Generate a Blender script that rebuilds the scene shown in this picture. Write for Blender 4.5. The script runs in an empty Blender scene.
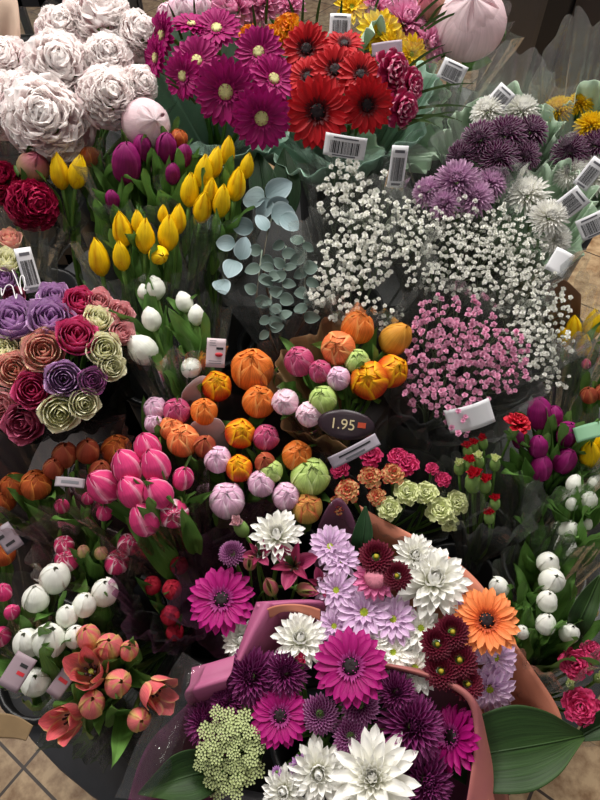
import bpy, math, random
from mathutils import Vector, Matrix, noise
PI = math.pi
scene = bpy.context.scene
col = scene.collection
rnd = random.Random(11)

# ------------------------------------------------------------------ camera
FPX = 604.0
PITCH = math.radians(52.0)
CAM = Vector((0.0, 0.0, 1.5))
cam_data = bpy.data.cameras.new('camera')
cam_data.sensor_fit = 'VERTICAL'
cam_data.angle = 2 * math.atan(400.0 / FPX)
cam_data.clip_start = 0.02
cam = bpy.data.objects.new('camera', cam_data)
cam.location = CAM
cam.rotation_euler = (PI / 2 - PITCH, 0, 0)
col.objects.link(cam)
scene.camera = cam
FWD = Vector((0, math.cos(PITCH), -math.sin(PITCH)))
UPV = Vector((0, math.sin(PITCH), math.cos(PITCH)))
RGT = Vector((1, 0, 0))

# ------------------------------------------------------------------ light
scene.view_settings.view_transform = 'Standard'
scene.view_settings.look = 'None'
scene.view_settings.gamma = 1.0
scene.view_settings.exposure = 0.0
world = bpy.data.worlds.new('world')
scene.world = world
world.use_nodes = True
bg = world.node_tree.nodes['Background']
bg.inputs[0].default_value = (0.80, 0.88, 1.0, 1)
bg.inputs[1].default_value = 0.24

def area(name, loc, size, size_y, power, target, color=(1, 0.97, 0.93)):
    l = bpy.data.lights.new(name, 'AREA')
    l.shape = 'RECTANGLE'
    l.size = size
    l.size_y = size_y
    l.energy = power
    l.color = color
    o = bpy.data.objects.new(name, l)
    o.location = loc
    o.rotation_euler = (Vector(target) - Vector(loc)).to_track_quat('-Z', 'Y').to_euler()
    col.objects.link(o)
    return o

area('ceiling_lamp', (0.5, 1.9, 3.0), 1.3, 0.5, 72, (0.1, 0.9, 0.8))
area('ceiling_lamp', (-1.3, 1.5, 3.0), 1.0, 0.4, 60, (-0.25, 1.0, 1.0))
area('ceiling_lamp', (1.9, 2.4, 3.0), 0.6, 0.6, 30, (0.6, 1.2, 0.8))
area('ceiling_lamp', (0.1, -0.9, 3.05), 1.2, 0.4, 9, (0.0, 0.4, 0.6))

scene.cycles.transparent_max_bounces = 24
scene.cycles.max_bounces = 8
scene.cycles.use_denoising = True

# ------------------------------------------------------------------ helpers: colour, nodes
def lin(h):
    h = h.lstrip('#')
    c = [int(h[i:i + 2], 16) / 255 for i in (0, 2, 4)]
    return tuple((x / 12.92 if x <= 0.04045 else ((x + 0.055) / 1.055) ** 2.4) for x in c) + (1.0,)

MATS = {}
def new_mat(name):
    m = bpy.data.materials.new(name)
    m.use_nodes = True
    m.node_tree.nodes.clear()
    return m, m.node_tree.nodes, m.node_tree.links

def petal_mat(name, ramp, edge=None, edge_w=0.55, streak=0.18, rough=0.5, transl=0.22, vary=0.06, spec=0.25):
    """Colour runs along the petal (attribute t), may change at its edges (attribute s), with fine veins."""
    if name in MATS: return MATS[name]
    m, N, L = new_mat(name)
    at = N.new('ShaderNodeAttribute'); at.attribute_name = 'ts'
    sep = N.new('ShaderNodeSeparateXYZ'); L.new(at.outputs['Vector'], sep.inputs[0])
    cr = N.new('ShaderNodeValToRGB')
    els = cr.color_ramp.elements
    while len(els) > 1: els.remove(els[-1])
    for i, (p, h) in enumerate(ramp):
        e = els[0] if i == 0 else els.new(p)
        e.position = p
        e.color = lin(h)
    L.new(sep.outputs[0], cr.inputs[0])
    c = cr.outputs[0]
    if edge:
        a = N.new('ShaderNodeMath'); a.operation = 'ABSOLUTE'; L.new(sep.outputs[1], a.inputs[0])
        mr = N.new('ShaderNodeMapRange'); mr.inputs['From Min'].default_value = edge_w; mr.inputs['From Max'].default_value = 1.0
        L.new(a.outputs[0], mr.inputs['Value'])
        mx = N.new('ShaderNodeMix'); mx.data_type = 'RGBA'
        L.new(mr.outputs[0], mx.inputs[0]); L.new(c, mx.inputs[6]); mx.inputs[7].default_value = lin(edge)
        c = mx.outputs[2]
    oi = N.new('ShaderNodeObjectInfo')
    cmb = N.new('ShaderNodeCombineXYZ')
    ms = N.new('ShaderNodeMath'); ms.operation = 'MULTIPLY'; ms.inputs[1].default_value = 9.0
    L.new(sep.outputs[1], ms.inputs[0]); L.new(ms.outputs[0], cmb.inputs[0])
    mt = N.new('ShaderNodeMath'); mt.operation = 'MULTIPLY'; mt.inputs[1].default_value = 1.6
    L.new(sep.outputs[0], mt.inputs[0]); L.new(mt.outputs[0], cmb.inputs[1]); L.new(sep.outputs[2], cmb.inputs[2])
    nz = N.new('ShaderNodeTexNoise'); nz.inputs['Scale'].default_value = 1.5; nz.inputs['Detail'].default_value = 3
    L.new(cmb.outputs[0], nz.inputs['Vector'])
    v1 = N.new('ShaderNodeMapRange'); v1.inputs['From Min'].default_value = 0.3; v1.inputs['From Max'].default_value = 0.7
    v1.inputs['To Min'].default_value = 1 - streak; v1.inputs['To Max'].default_value = 1 + streak
    L.new(nz.outputs[0], v1.inputs['Value'])
    v2 = N.new('ShaderNodeMapRange'); v2.inputs['To Min'].default_value = 1 - vary; v2.inputs['To Max'].default_value = 1 + vary
    L.new(oi.outputs['Random'], v2.inputs['Value'])
    mm = N.new('ShaderNodeMath'); mm.operation = 'MULTIPLY'; L.new(v1.outputs[0], mm.inputs[0]); L.new(v2.outputs[0], mm.inputs[1])
    hs = N.new('ShaderNodeHueSaturation'); L.new(c, hs.inputs['Color']); L.new(mm.outputs[0], hs.inputs['Value'])
    c = hs.outputs[0]
    bp = N.new('ShaderNodeBump'); bp.inputs['Strength'].default_value = 0.25; bp.inputs['Distance'].default_value = 0.002
    L.new(nz.outputs[0], bp.inputs['Height'])
    pr = N.new('ShaderNodeBsdfPrincipled'); pr.inputs['Roughness'].default_value = rough
    pr.inputs['Specular IOR Level'].default_value = spec
    L.new(c, pr.inputs['Base Color']); L.new(bp.outputs[0], pr.inputs['Normal'])
    tr = N.new('ShaderNodeBsdfTranslucent'); L.new(c, tr.inputs[0])
    mix = N.new('ShaderNodeMixShader'); mix.inputs[0].default_value = transl
    L.new(pr.outputs[0], mix.inputs[1]); L.new(tr.outputs[0], mix.inputs[2])
    out = N.new('ShaderNodeOutputMaterial'); L.new(mix.outputs[0], out.inputs[0])
    MATS[name] = m
    return m

def plain_mat(name, h, rough=0.5, var=0.0, scale=20, h2=None, bump=0.0, metallic=0.0, spec=0.4, transl=0.0, coord='Object'):
    if name in MATS: return MATS[name]
    m, N, L = new_mat(name)
    pr = N.new('ShaderNodeBsdfPrincipled'); pr.inputs['Roughness'].default_value = rough
    pr.inputs['Metallic'].default_value = metallic; pr.inputs['Specular IOR Level'].default_value = spec
    pr.inputs['Base Color'].default_value = lin(h)
    out = N.new('ShaderNodeOutputMaterial')
    sh = pr.outputs[0]
    tc = N.new('ShaderNodeTexCoord')
    nz = N.new('ShaderNodeTexNoise'); nz.inputs['Scale'].default_value = scale; nz.inputs['Detail'].default_value = 4
    L.new(tc.outputs[coord], nz.inputs['Vector'])
    mr = N.new('ShaderNodeMapRange'); mr.inputs['From Min'].default_value = 0.3; mr.inputs['From Max'].default_value = 0.7
    L.new(nz.outputs[0], mr.inputs['Value'])
    mx = N.new('ShaderNodeMix'); mx.data_type = 'RGBA'
    c1 = lin(h); c2 = lin(h2) if h2 else tuple(min(1, x * (1 + var)) for x in c1[:3]) + (1,)
    mx.inputs[6].default_value = c1; mx.inputs[7].default_value = c2
    L.new(mr.outputs[0], mx.inputs[0]); L.new(mx.outputs[2], pr.inputs['Base Color'])
    if bump:
        bp = N.new('ShaderNodeBump'); bp.inputs['Strength'].default_value = bump; bp.inputs['Distance'].default_value = 0.004
        L.new(nz.outputs[0], bp.inputs['Height']); L.new(bp.outputs[0], pr.inputs['Normal'])
    if transl:
        tr = N.new('ShaderNodeBsdfTranslucent'); L.new(mx.outputs[2], tr.inputs[0])
        mi = N.new('ShaderNodeMixShader'); mi.inputs[0].default_value = transl
        L.new(sh, mi.inputs[1]); L.new(tr.outputs[0], mi.inputs[2]); sh = mi.outputs[0]
    L.new(sh, out.inputs[0])
    MATS[name] = m
    return m

def film_mat(name, tint='#f4f6f4', haze=0.05, base=0.05, fres=0.5, rough=0.12, haze_col='#ffffff'):
    """Thin clear film: lets light straight through, mirrors a part of it, a trace of milkiness."""
    if name in MATS: return MATS[name]
    m, N, L = new_mat(name)
    tc = N.new('ShaderNodeTexCoord')
    nz = N.new('ShaderNodeTexNoise'); nz.inputs['Scale'].default_value = 22; nz.inputs['Detail'].default_value = 5
    nz.inputs['Roughness'].default_value = 0.65
    L.new(tc.outputs['Object'], nz.inputs['Vector'])
    vo = N.new('ShaderNodeTexVoronoi'); vo.feature = 'F1'; vo.inputs['Scale'].default_value = 14
    L.new(tc.outputs['Object'], vo.inputs['Vector'])
    ad = N.new('ShaderNodeMath'); ad.operation = 'ADD'; L.new(nz.outputs[0], ad.inputs[0]); L.new(vo.outputs['Distance'], ad.inputs[1])
    bp = N.new('ShaderNodeBump'); bp.inputs['Strength'].default_value = 0.35; bp.inputs['Distance'].default_value = 0.02
    L.new(ad.outputs[0], bp.inputs['Height'])
    tp = N.new('ShaderNodeBsdfTransparent'); tp.inputs[0].default_value = lin(tint)
    gl = N.new('ShaderNodeBsdfGlossy'); gl.inputs['Roughness'].default_value = rough; L.new(bp.outputs[0], gl.inputs['Normal'])
    df = N.new('ShaderNodeBsdfTranslucent'); df.inputs[0].default_value = lin(haze_col)
    d2 = N.new('ShaderNodeBsdfDiffuse'); d2.inputs[0].default_value = lin(haze_col); L.new(bp.outputs[0], d2.inputs['Normal'])
    md = N.new('ShaderNodeMixShader'); md.inputs[0].default_value = 0.5; L.new(df.outputs[0], md.inputs[1]); L.new(d2.outputs[0], md.inputs[2])
    mh = N.new('ShaderNodeMixShader'); mh.inputs[0].default_value = haze
    L.new(tp.outputs[0], mh.inputs[1]); L.new(md.outputs[0], mh.inputs[2])
    lw = N.new('ShaderNodeLayerWeight'); lw.inputs['Blend'].default_value = 0.25; L.new(bp.outputs[0], lw.inputs['Normal'])
    mr = N.new('ShaderNodeMapRange'); mr.inputs['To Min'].default_value = base; mr.inputs['To Max'].default_value = fres
    L.new(lw.outputs['Fresnel'], mr.inputs['Value'])
    mi = N.new('ShaderNodeMixShader'); L.new(mr.outputs[0], mi.inputs[0]); L.new(mh.outputs[0], mi.inputs[1]); L.new(gl.outputs[0], mi.inputs[2])
    out = N.new('ShaderNodeOutputMaterial'); L.new(mi.outputs[0], out.inputs[0])
    MATS[name] = m
    return m

# ------------------------------------------------------------------ helpers: meshes
class MB:
    """Collects grids and tubes with a per-vertex attribute (t along, s across, random id); builds one mesh."""
    def __init__(self):
        self.v, self.f, self.a = [], [], []
    def grid(self, fn, nl, nw, rid=None):
        rid = rnd.random() * 40 if rid is None else rid
        b = len(self.v)
        for i in range(nl + 1):
            for j in range(nw + 1):
                t, s = i / nl, -1 + 2 * j / nw
                self.v.append(tuple(fn(t, s))); self.a.append((t, s, rid))
        w = nw + 1
        for i in range(nl):
            for j in range(nw):
                p = b + i * w + j
                self.f.append((p, p + 1, p + w + 1, p + w))
    def tube(self, pts, r0, r1=None, n=6, t0=0.0, t1=1.0, cap=True):
        r1 = r0 if r1 is None else r1
        b = len(self.v); m = len(pts)
        pts = [Vector(p) for p in pts]
        for i, p in enumerate(pts):
            d = (pts[min(i + 1, m - 1)] - pts[max(i - 1, 0)])
            d = d.normalized() if d.length > 1e-9 else Vector((0, 0, 1))
            a = d.cross(Vector((0.31, 0.17, 0.93)))
            if a.length < 1e-4: a = d.cross(Vector((1, 0, 0)))
            a.normalize(); c = d.cross(a)
            k = i / (m - 1) if m > 1 else 0
            r = (r0 + (r1 - r0) * k) if not callable(r0) else r0(k)
            for j in range(n):
                an = 2 * PI * j / n
                q = p + (a * math.cos(an) + c * math.sin(an)) * r
                self.v.append(tuple(q)); self.a.append((t0 + (t1 - t0) * k, 0, 0))
        for i in range(m - 1):
            for j in range(n):
                j2 = (j + 1) % n
                self.f.append((b + i * n + j, b + i * n + j2, b + (i + 1) * n + j2, b + (i + 1) * n + j))
        if cap:
            self.f.append(tuple(b + j for j in range(n))[::-1])
            self.f.append(tuple(b + (m - 1) * n + j for j in range(n)))
    def lathe(self, prof, n=24, ax=None, jit=0.0):
        """prof: [(r, z)]; closes at the ends when r is 0."""
        b = len(self.v); m = len(prof)
        for i, (r, z) in enumerate(prof):
            for j in range(n):
                a = 2 * PI * j / n
                k = 1 + (rnd.uniform(-jit, jit) if jit else 0)
                self.v.append((r * k * math.cos(a), r * k * math.sin(a), z)); self.a.append((i / (m - 1), math.sin(a * 3), 0))
        for i in range(m - 1):
            for j in range(n):
                j2 = (j + 1) % n
                self.f.append((b + i * n + j, b + i * n + j2, b + (i + 1) * n + j2, b + (i + 1) * n + j))
    def poly(self, pts):
        b = len(self.v)
        for p in pts:
            self.v.append(tuple(p)); self.a.append((0, 0, 0))
        self.f.append(tuple(range(b, b + len(pts))))
    def box(self, c, d, rot=None):
        c = Vector(c); b = len(self.v)
        for x in (-1, 1):
            for y in (-1, 1):
                for z in (-1, 1):
                    q = Vector((x * d[0] / 2, y * d[1] / 2, z * d[2] / 2))
                    if rot: q = rot @ q
                    self.v.append(tuple(c + q)); self.a.append((0, 0, 0))
        for f in ((0, 1, 3, 2), (4, 6, 7, 5), (0, 4, 5, 1), (2, 3, 7, 6), (0, 2, 6, 4), (1, 5, 7, 3)):
            self.f.append(tuple(b + i for i in f))
    def scale(self, k):
        self.v = [(x * k, y * k, z * k) for x, y, z in self.v]
    def radius(self):
        return max(math.hypot(x, y) for x, y, z in self.v)
    def mesh(self, name, mat, smooth=True, mats=None):
        me = bpy.data.meshes.new(name)
        me.from_pydata(self.v, [], self.f)
        at = me.attributes.new('ts', 'FLOAT_VECTOR', 'POINT')
        at.data.foreach_set('vector', [x for a in self.a for x in a])
        for mm in (mats or [mat]): me.materials.append(mm)
        if smooth: me.polygons.foreach_set('use_smooth', [True] * len(me.polygons))
        me.update()
        return me

def link(name, data, parent=None, matrix=None):
    o = bpy.data.objects.new(name, data)
    col.objects.link(o)
    if parent is not None: o.parent = parent
    if matrix is not None: o.matrix_local = matrix
    return o

def tag(o, label=None, cat=None, group=None, kind=None):
    if label: o['label'] = label
    if cat: o['category'] = cat
    if group: o['group'] = group
    if kind: o['kind'] = kind
    return o

# pixel of the 600x800 frame -> point in the room, on the sloping surface the flower heads make
def depth(px, py):
    return 0.70 + 0.28 * (1 - py / 800.0)
def P(px, py, lift=0.0):
    d = depth(px, py) - lift
    return CAM + (FWD + RGT * ((px - 300) / FPX) + UPV * ((400 - py) / FPX)) * d
def m_per_px(px, py, lift=0.0):
    return (depth(px, py) - lift) / FPX
def facing(p, dx, dy, c=1.0):
    """A direction at p: c towards the viewer's side, dx sideways, dy up the slope."""
    return ((CAM - p).normalized() * c + RGT * dx + UPV * dy).normalized()

def interp(tab, x):
    if x <= tab[0][0]: return tab[0][1]
    for (a, va), (b, vb) in zip(tab, tab[1:]):
        if x <= b:
            k = (x - a) / (b - a); k = k * k * (3 - 2 * k) * 0.5 + k * 0.5
            return va + (vb - va) * k
    return tab[-1][1]

# ------------------------------------------------------------------ petals and flower heads (all built at a width of 1)
def rev_petal(mb, phi0, A, H, prof, pw=3.0, q=0.6, off=0.0, edge=0.0, ruffle=0.0, nl=9, nw=6, zb=0.0, tilt=0.0, tipz=0.0, wid0=0.35, lap=0.0):
    """A petal lying on a surface of revolution (r = prof(t)), wrapped over the angle A."""
    k1, k2 = rnd.uniform(0, 6), rnd.uniform(2, 4)
    def fn(t, s):
        tt = min(t, 1.0)
        sh = max(0.02, (1 - tt ** pw)) ** q * (wid0 + (1 - wid0) * min(1, tt / 0.35))
        a = phi0 + A * sh * s + tilt * tt
        r = interp(prof, tt) * (1 + off) + (edge * s * s + lap * s) * tt * (1 - tt ** 6) + ruffle * math.sin(k1 + s * 5 * k2) * tt * tt
        z = zb + H * (tt - tipz * s * s * tt * tt) + ruffle * 0.8 * math.cos(k2 + s * 7) * tt * tt
        return (r * math.cos(a), r * math.sin(a), z)
    mb.grid(fn, nl, nw)

def ray_petal(mb, phi, r0, L, W, elev0, elev1, z0=0.0, cup=0.25, tip=2.4, q=0.5, wb=0.45, nl=6, nw=3, notch=0.0, ruffle=0.0, wp=0.45, twist=0.0):
    """A free strap-like petal leaving the centre at radius r0; elevation goes from elev0 to elev1 (radians)."""
    ph = rnd.uniform(0, 6)
    cp, sp = math.cos(phi), math.sin(phi)
    xs, zs, el = [r0], [z0], [elev0]
    st = 24
    for i in range(st):
        e = elev0 + (elev1 - elev0) * (i + 0.5) / st
        xs.append(xs[-1] + math.cos(e) * L / st); zs.append(zs[-1] + math.sin(e) * L / st); el.append(e)
    def fn(t, s):
        f = t * st; i = min(int(f), st - 1); k = f - i
        x = xs[i] + (xs[i + 1] - xs[i]) * k; z = zs[i] + (zs[i + 1] - zs[i]) * k; e = el[min(i + 1, st)]
        w = W * 0.5 * (wb + (1 - wb) * min(1, t / wp)) * max(0.0, 1 - t ** (tip * 2)) ** q
        x2 = -notch * (1 - abs(s)) * t * t
        n = cup * s * s * w * 1.6 + ruffle * math.sin(ph + s * 4 + t * 9) * t
        xx = x + x2 * math.cos(e) - n * math.sin(e); zz = z + n * math.cos(e) + x2 * math.sin(e)
        y = s * w + twist * t * t
        return (xx * cp - y * sp, xx * sp + y * cp, zz)
    mb.grid(fn, nl, nw)

CLOSED = [(0, 0.06), (0.1, 0.27), (0.28, 0.46), (0.45, 0.5), (0.65, 0.45), (0.85, 0.28), (1, 0.012)]
SLIM = [(0, 0.08), (0.1, 0.30), (0.25, 0.46), (0.4, 0.5), (0.6, 0.44), (0.8, 0.27), (1, 0.012)]
BARREL = [(0, 0.08), (0.08, 0.28), (0.25, 0.46), (0.5, 0.5), (0.72, 0.45), (0.9, 0.28), (1, 0.012)]
GLOBE = [(0, 0.08), (0.1, 0.33), (0.3, 0.48), (0.5, 0.5), (0.72, 0.44), (0.88, 0.28), (1, 0.012)]
GLOBE2 = [(0, 0.08), (0.1, 0.33), (0.3, 0.48), (0.5, 0.5), (0.75, 0.45), (0.92, 0.32), (1, 0.20)]
EGG = [(0, 0.08), (0.1, 0.30), (0.28, 0.46), (0.45, 0.5), (0.66, 0.45), (0.85, 0.29), (1, 0.05)]
OPEN = [(0, 0.06), (0.12, 0.25), (0.35, 0.40), (0.6, 0.44), (0.85, 0.47), (1, 0.52)]

def petal_mesh(kind, layer, mat, name):
    mb = MB()
    if kind == 'slim':
        rev_petal(mb, 0, 1.06, 1.95, SLIM, pw=5.0, q=0.7, off=0.03 if layer == 0 else -0.04, edge=-0.02 if layer == 0 else 0.0, nl=11)
    elif kind == 'classic':
        rev_petal(mb, 0, 1.14, 1.40, CLOSED, pw=9, q=0.62, off=0.04 if layer == 0 else -0.05, edge=0.01, nl=14, tilt=0.12, lap=0.03)
    elif kind == 'tall':
        rev_petal(mb, 0, 1.10, 1.65, BARREL, pw=9, q=0.62, off=0.04 if layer == 0 else -0.06, edge=0.005, nl=14, tilt=0.12, lap=0.03)
    elif kind == 'globe':
        rev_petal(mb, 0, 1.08, 1.38, EGG, pw=12, q=0.6, off=0.05 if layer == 0 else -0.06, edge=0.015, nl=14, tilt=0.2, lap=0.045)
    elif kind == 'double':
        if layer == 0: rev_petal(mb, 0, 0.82, 1.0, GLOBE2, pw=8, q=0.5, off=0.06, edge=0.02, lap=0.03, ruffle=0.012, nl=11, nw=7, tilt=0.1)
        elif layer == 1: rev_petal(mb, 0, 0.85, 1.06, GLOBE, pw=10, q=0.5, off=-0.10, edge=0.03, lap=0.03, ruffle=0.015, nl=11, nw=7, tilt=0.2)
        else: rev_petal(mb, 0, 1.15, 1.08, GLOBE, pw=12, q=0.5, off=-0.38, edge=0.06, ruffle=0.03, nl=9, nw=7, tilt=0.3)
    elif kind == 'open':
        if layer == 0: rev_petal(mb, 0, 0.95, 0.95, OPEN, pw=4, q=0.6, off=0.05, edge=-0.10, nl=10)
        else: rev_petal(mb, 0, 0.95, 1.0, OPEN, pw=4, q=0.6, off=-0.22, edge=-0.10, nl=10)
    return mb.mesh(name, mat)

TULIP_H = {'slim': 1.95, 'classic': 1.40, 'tall': 1.65, 'globe': 1.38, 'double': 1.08, 'open': 0.95}
TULIP_W = {}

def tulip_template(shape, mat):
    """[(part name, mesh, local matrix, sub-parts)]"""
    parts = []
    layers = {'double': [(0, 5, 0.0), (1, 5, 0.6), (2, 3, 0.2)]}.get(shape, [(0, 3, 0.0), (1, 3, PI / 3)])
    for lay, n, ph in layers:
        me = petal_mesh(shape, lay, mat, 'petal')
        for k in range(n):
            parts.append(('petal', me, Matrix.Rotation(ph + 2 * PI * k / n, 4, 'Z') @ Matrix.Rotation(0.05 * math.sin(k * 2.1 + lay), 4, 'X'), ()))
    if shape in ('open',):
        mb = MB(); mb.tube([(0, 0, 0.05), (0, 0, 0.40)], 0.05, 0.06, 8)
        st = MB()
        for k in range(6):
            a = k * PI / 3
            st.tube([(0.05 * math.cos(a), 0.05 * math.sin(a), 0.1), (0.13 * math.cos(a), 0.13 * math.sin(a), 0.48)], 0.02, 0.035, 5)
        parts.append(('pistil', mb.mesh('pistil', M_GREENTIP), Matrix(), ()))
        parts.append(('stamen', st.mesh('stamen', M_DARK), Matrix(), ()))
    return parts, TULIP_H[shape]

def norm_group(mbs):
    r = max(m.radius() for m in mbs)
    for m in mbs: m.scale(0.5 / r)

def rose_template(mat, bud=False):
    outer, mid, core = MB(), MB(), MB()
    cupO = [(0, 0.08), (0.15, 0.34), (0.4, 0.48), (0.75, 0.52), (0.92, 0.57), (1, 0.60)]
    cupM = [(0, 0.06), (0.2, 0.33), (0.5, 0.42), (0.85, 0.41), (1, 0.44)]
    cupI = [(0, 0.04), (0.3, 0.25), (0.7, 0.27), (1, 0.24)]
    for k in range(5):
        rev_petal(outer, k * 1.2566 + rnd.uniform(-.15, .15), 0.80, 0.78 + rnd.uniform(-.08, .05), cupO, pw=9, q=0.5, edge=rnd.uniform(-.05, .02), ruffle=0.02, off=rnd.uniform(-.04, .06), nl=9, nw=7, tipz=0.1)
    for k in range(5):
        rev_petal(mid, 0.6 + k * 1.2566, 0.85, 0.90, cupM, pw=8, q=0.45, edge=0.03, off=0.02, ruffle=0.012, nl=8, nw=7, tipz=0.06)
    for k in range(4):
        rev_petal(mid, 0.2 + k * 1.57, 0.95, 0.94, cupM, pw=8, q=0.45, edge=0.04, off=-0.24, ruffle=0.012, nl=8, nw=7, tipz=0.05)
    for k in range(4):
        rev_petal(core, 0.9 + k * 1.57, 1.0, 0.96, cupI, pw=5, q=0.45, edge=0.05, off=-0.05, nl=7, nw=7, tipz=0.04)
    for k in range(3):
        rev_petal(core, k * 2.1, 1.3, 0.96, cupI, pw=5, q=0.45, edge=0.04, off=-0.42, nl=7, nw=8, tipz=0.03)
    rev_petal(core, 0.3, 2.6, 0.95, cupI, pw=5, q=0.4, off=-0.72, edge=0.02, nl=6, nw=10)
    norm_group([outer, mid, core])
    cal = MB()
    for k in range(5): ray_petal(cal, k * 1.2566 + 0.4, 0.05, 0.45, 0.17, -0.1, 0.5, z0=0.0, tip=1.0, q=1.0, nl=4, nw=2)
    cal.lathe([(0.02, -0.12), (0.09, -0.08), (0.1, 0.0), (0.05, 0.04)], 10)
    return [('outer_petals', outer.mesh('outer_petals', mat), Matrix(), ()), ('inner_petals', mid.mesh('inner_petals', mat), Matrix(), ()),
            ('heart', core.mesh('heart', mat), Matrix(), ()), ('calyx', cal.mesh('calyx', M_LEAF), Matrix(), ())], 0.72

def peony_template(mat, guard_mat, seed, ball=True):
    global rnd
    keep = rnd; rnd = random.Random(seed)
    guard, ruff, heart = MB(), MB(), MB()
    cup = [(0, 0.05), (0.15, 0.30), (0.45, 0.48), (0.75, 0.5), (1, 0.46)]
    for k in range(7):
        rev_petal(guard, k * 0.898 + rnd.uniform(-.2, .2), 0.80, 0.42 + rnd.uniform(-.05, .08), cup, pw=5, q=0.45, off=rnd.uniform(-.12, 0.0), edge=0.02, ruffle=0.02, nl=9, nw=8, tipz=0.10, zb=-0.04)
    # ruffled body: many petals rising on a dome, each notched and wavy
    n = 190
    for i in range(n):
        k = (i + 0.5) / n
        phi = i * 2.39996 + rnd.uniform(-.4, .4)
        el = math.asin(max(-1, min(1, 1 - 1.12 * k)))
        mbx = ruff if k > 0.3 else heart
        L = 0.21 + rnd.uniform(-.05, .05)
        ray_petal(mbx, phi, 0.26 * math.cos(el), L, 0.21 + rnd.uniform(-.05, .06), el + 0.1 + rnd.uniform(-.35, .35), el + 0.75 + rnd.uniform(-.6, .7), z0=0.30 + 0.25 * math.sin(el), cup=0.35, tip=3.2, q=0.35, nl=8, nw=8, notch=0.03 + 0.04 * rnd.random(), ruffle=0.016, wp=0.75, wb=0.3)
    norm_group([guard, ruff, heart])
    cal = MB()
    for k in range(4): ray_petal(cal, k * 1.57 + 0.4, 0.04, 0.3, 0.18, 0.0, 0.7, z0=0.0, tip=1.2, q=0.8, nl=4, nw=2)
    cal.lathe([(0.02, -0.1), (0.06, -0.06), (0.1, 0.0), (0.05, 0.04)], 10)
    rnd = keep
    return [('guard_petals', guard.mesh('guard_petals', guard_mat), Matrix(), ()), ('ruffled_petals', ruff.mesh('ruffled_petals', mat), Matrix(), ()),
            ('heart_petals', heart.mesh('heart_petals', mat), Matrix(), ()), ('calyx', cal.mesh('calyx', M_LEAF), Matrix(), ())], 0.78

def peony_bud_template(mat, guard_mat):
    a, b = MB(), MB()
    for k in range(5): rev_petal(a, k * 1.2566, 0.85, 0.92, GLOBE, pw=4, q=0.5, off=0.04 + 0.02 * (k % 2), edge=0.01, nl=9, nw=7, tilt=0.25)
    for k in range(4): rev_petal(b, 0.5 + k * 1.57, 0.95, 0.98, GLOBE, pw=4, q=0.5, off=-0.10, edge=0.03, ruffle=0.012, nl=9, nw=7, tilt=0.25)
    for k in range(4): rev_petal(b, k * 1.57, 0.9, 0.96, GLOBE, pw=4, q=0.5, off=-0.35, edge=0.05, ruffle=0.02, nl=8, nw=7)
    norm_group([a, b])
    cal = MB()
    for k in range(4): rev_petal(cal, k * 1.57 + 0.3, 0.5, 0.38, GLOBE, pw=2, q=0.7, off=0.08, nl=5, nw=4)
    return [('guard_petals', a.mesh('guard_petals', guard_mat), Matrix(), ()), ('inner_petals', b.mesh('inner_petals', mat), Matrix(), ()),
            ('calyx', cal.mesh('calyx', M_LEAF), Matrix(), ())], 0.9

def gerbera_template(mat, mat_in, mat_disc, seed, droop=0.0):
    global rnd
    keep = rnd; rnd = random.Random(seed)
    o, i_, fl, d = MB(), MB(), MB(), MB()
    n = 21
    for k in range(n):
        ray_petal(o, 2 * PI * k / n + rnd.uniform(-.06, .06), 0.08, 0.415 + rnd.uniform(-.025, .015), 0.135, 0.22 + rnd.uniform(-.06, .06), -0.12 - droop + rnd.uniform(-.12, .1), z0=0.0, cup=0.22, tip=2.2, q=0.5, nl=7, nw=4, wp=0.6, wb=0.35, twist=rnd.uniform(-.02, .02))
    for k in range(n):
        ray_petal(o, 2 * PI * (k + 0.5) / n + rnd.uniform(-.06, .06), 0.07, 0.37 + rnd.uniform(-.03, .02), 0.12, 0.42 + rnd.uniform(-.06, .1), 0.0 - droop + rnd.uniform(-.1, .12), z0=0.012, cup=0.22, tip=2.2, q=0.5, nl=6, nw=4, wp=0.6, wb=0.35, twist=rnd.uniform(-.02, .02))
    for k in range(26):
        ray_petal(i_, 2 * PI * k / 26 + rnd.uniform(-.08, .08), 0.07, 0.14 + rnd.uniform(-.03, .03), 0.04, 0.9, 0.25, z0=0.02, cup=0.2, tip=1.6, nl=3, nw=2)
    for k in range(40):
        r = 0.045 + 0.055 * math.sqrt(k / 40); a = k * 2.4
        h = 0.05 + 0.02 * (k % 3)
        fl.tube([(r * math.cos(a), r * math.sin(a), 0.02), (r * 1.12 * math.cos(a), r * 1.12 * math.sin(a), h)], 0.008, 0.010, 4)
    d.lathe([(0.10, 0.0), (0.112, 0.05), (0.10, 0.075), (0.06, 0.088), (0.02, 0.084), (0.0, 0.082)], 16, jit=0.04)
    norm_group([o])
    k = 1.0
    back = MB(); back.lathe([(0.03, -0.10), (0.08, -0.06), (0.10, -0.01), (0.08, 0.01)], 12)
    rnd = keep
    return [('outer_petals', o.mesh('outer_petals', mat), Matrix(), ()), ('inner_petals', i_.mesh('inner_petals', mat_in), Matrix(), ()),
            ('disc', d.mesh('disc', mat_disc), Matrix(), (('stamen_fringe', fl.mesh('stamen_fringe', mat_in)),)), ('calyx', back.mesh('calyx', M_LEAF), Matrix(), ())], 0.0

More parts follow.
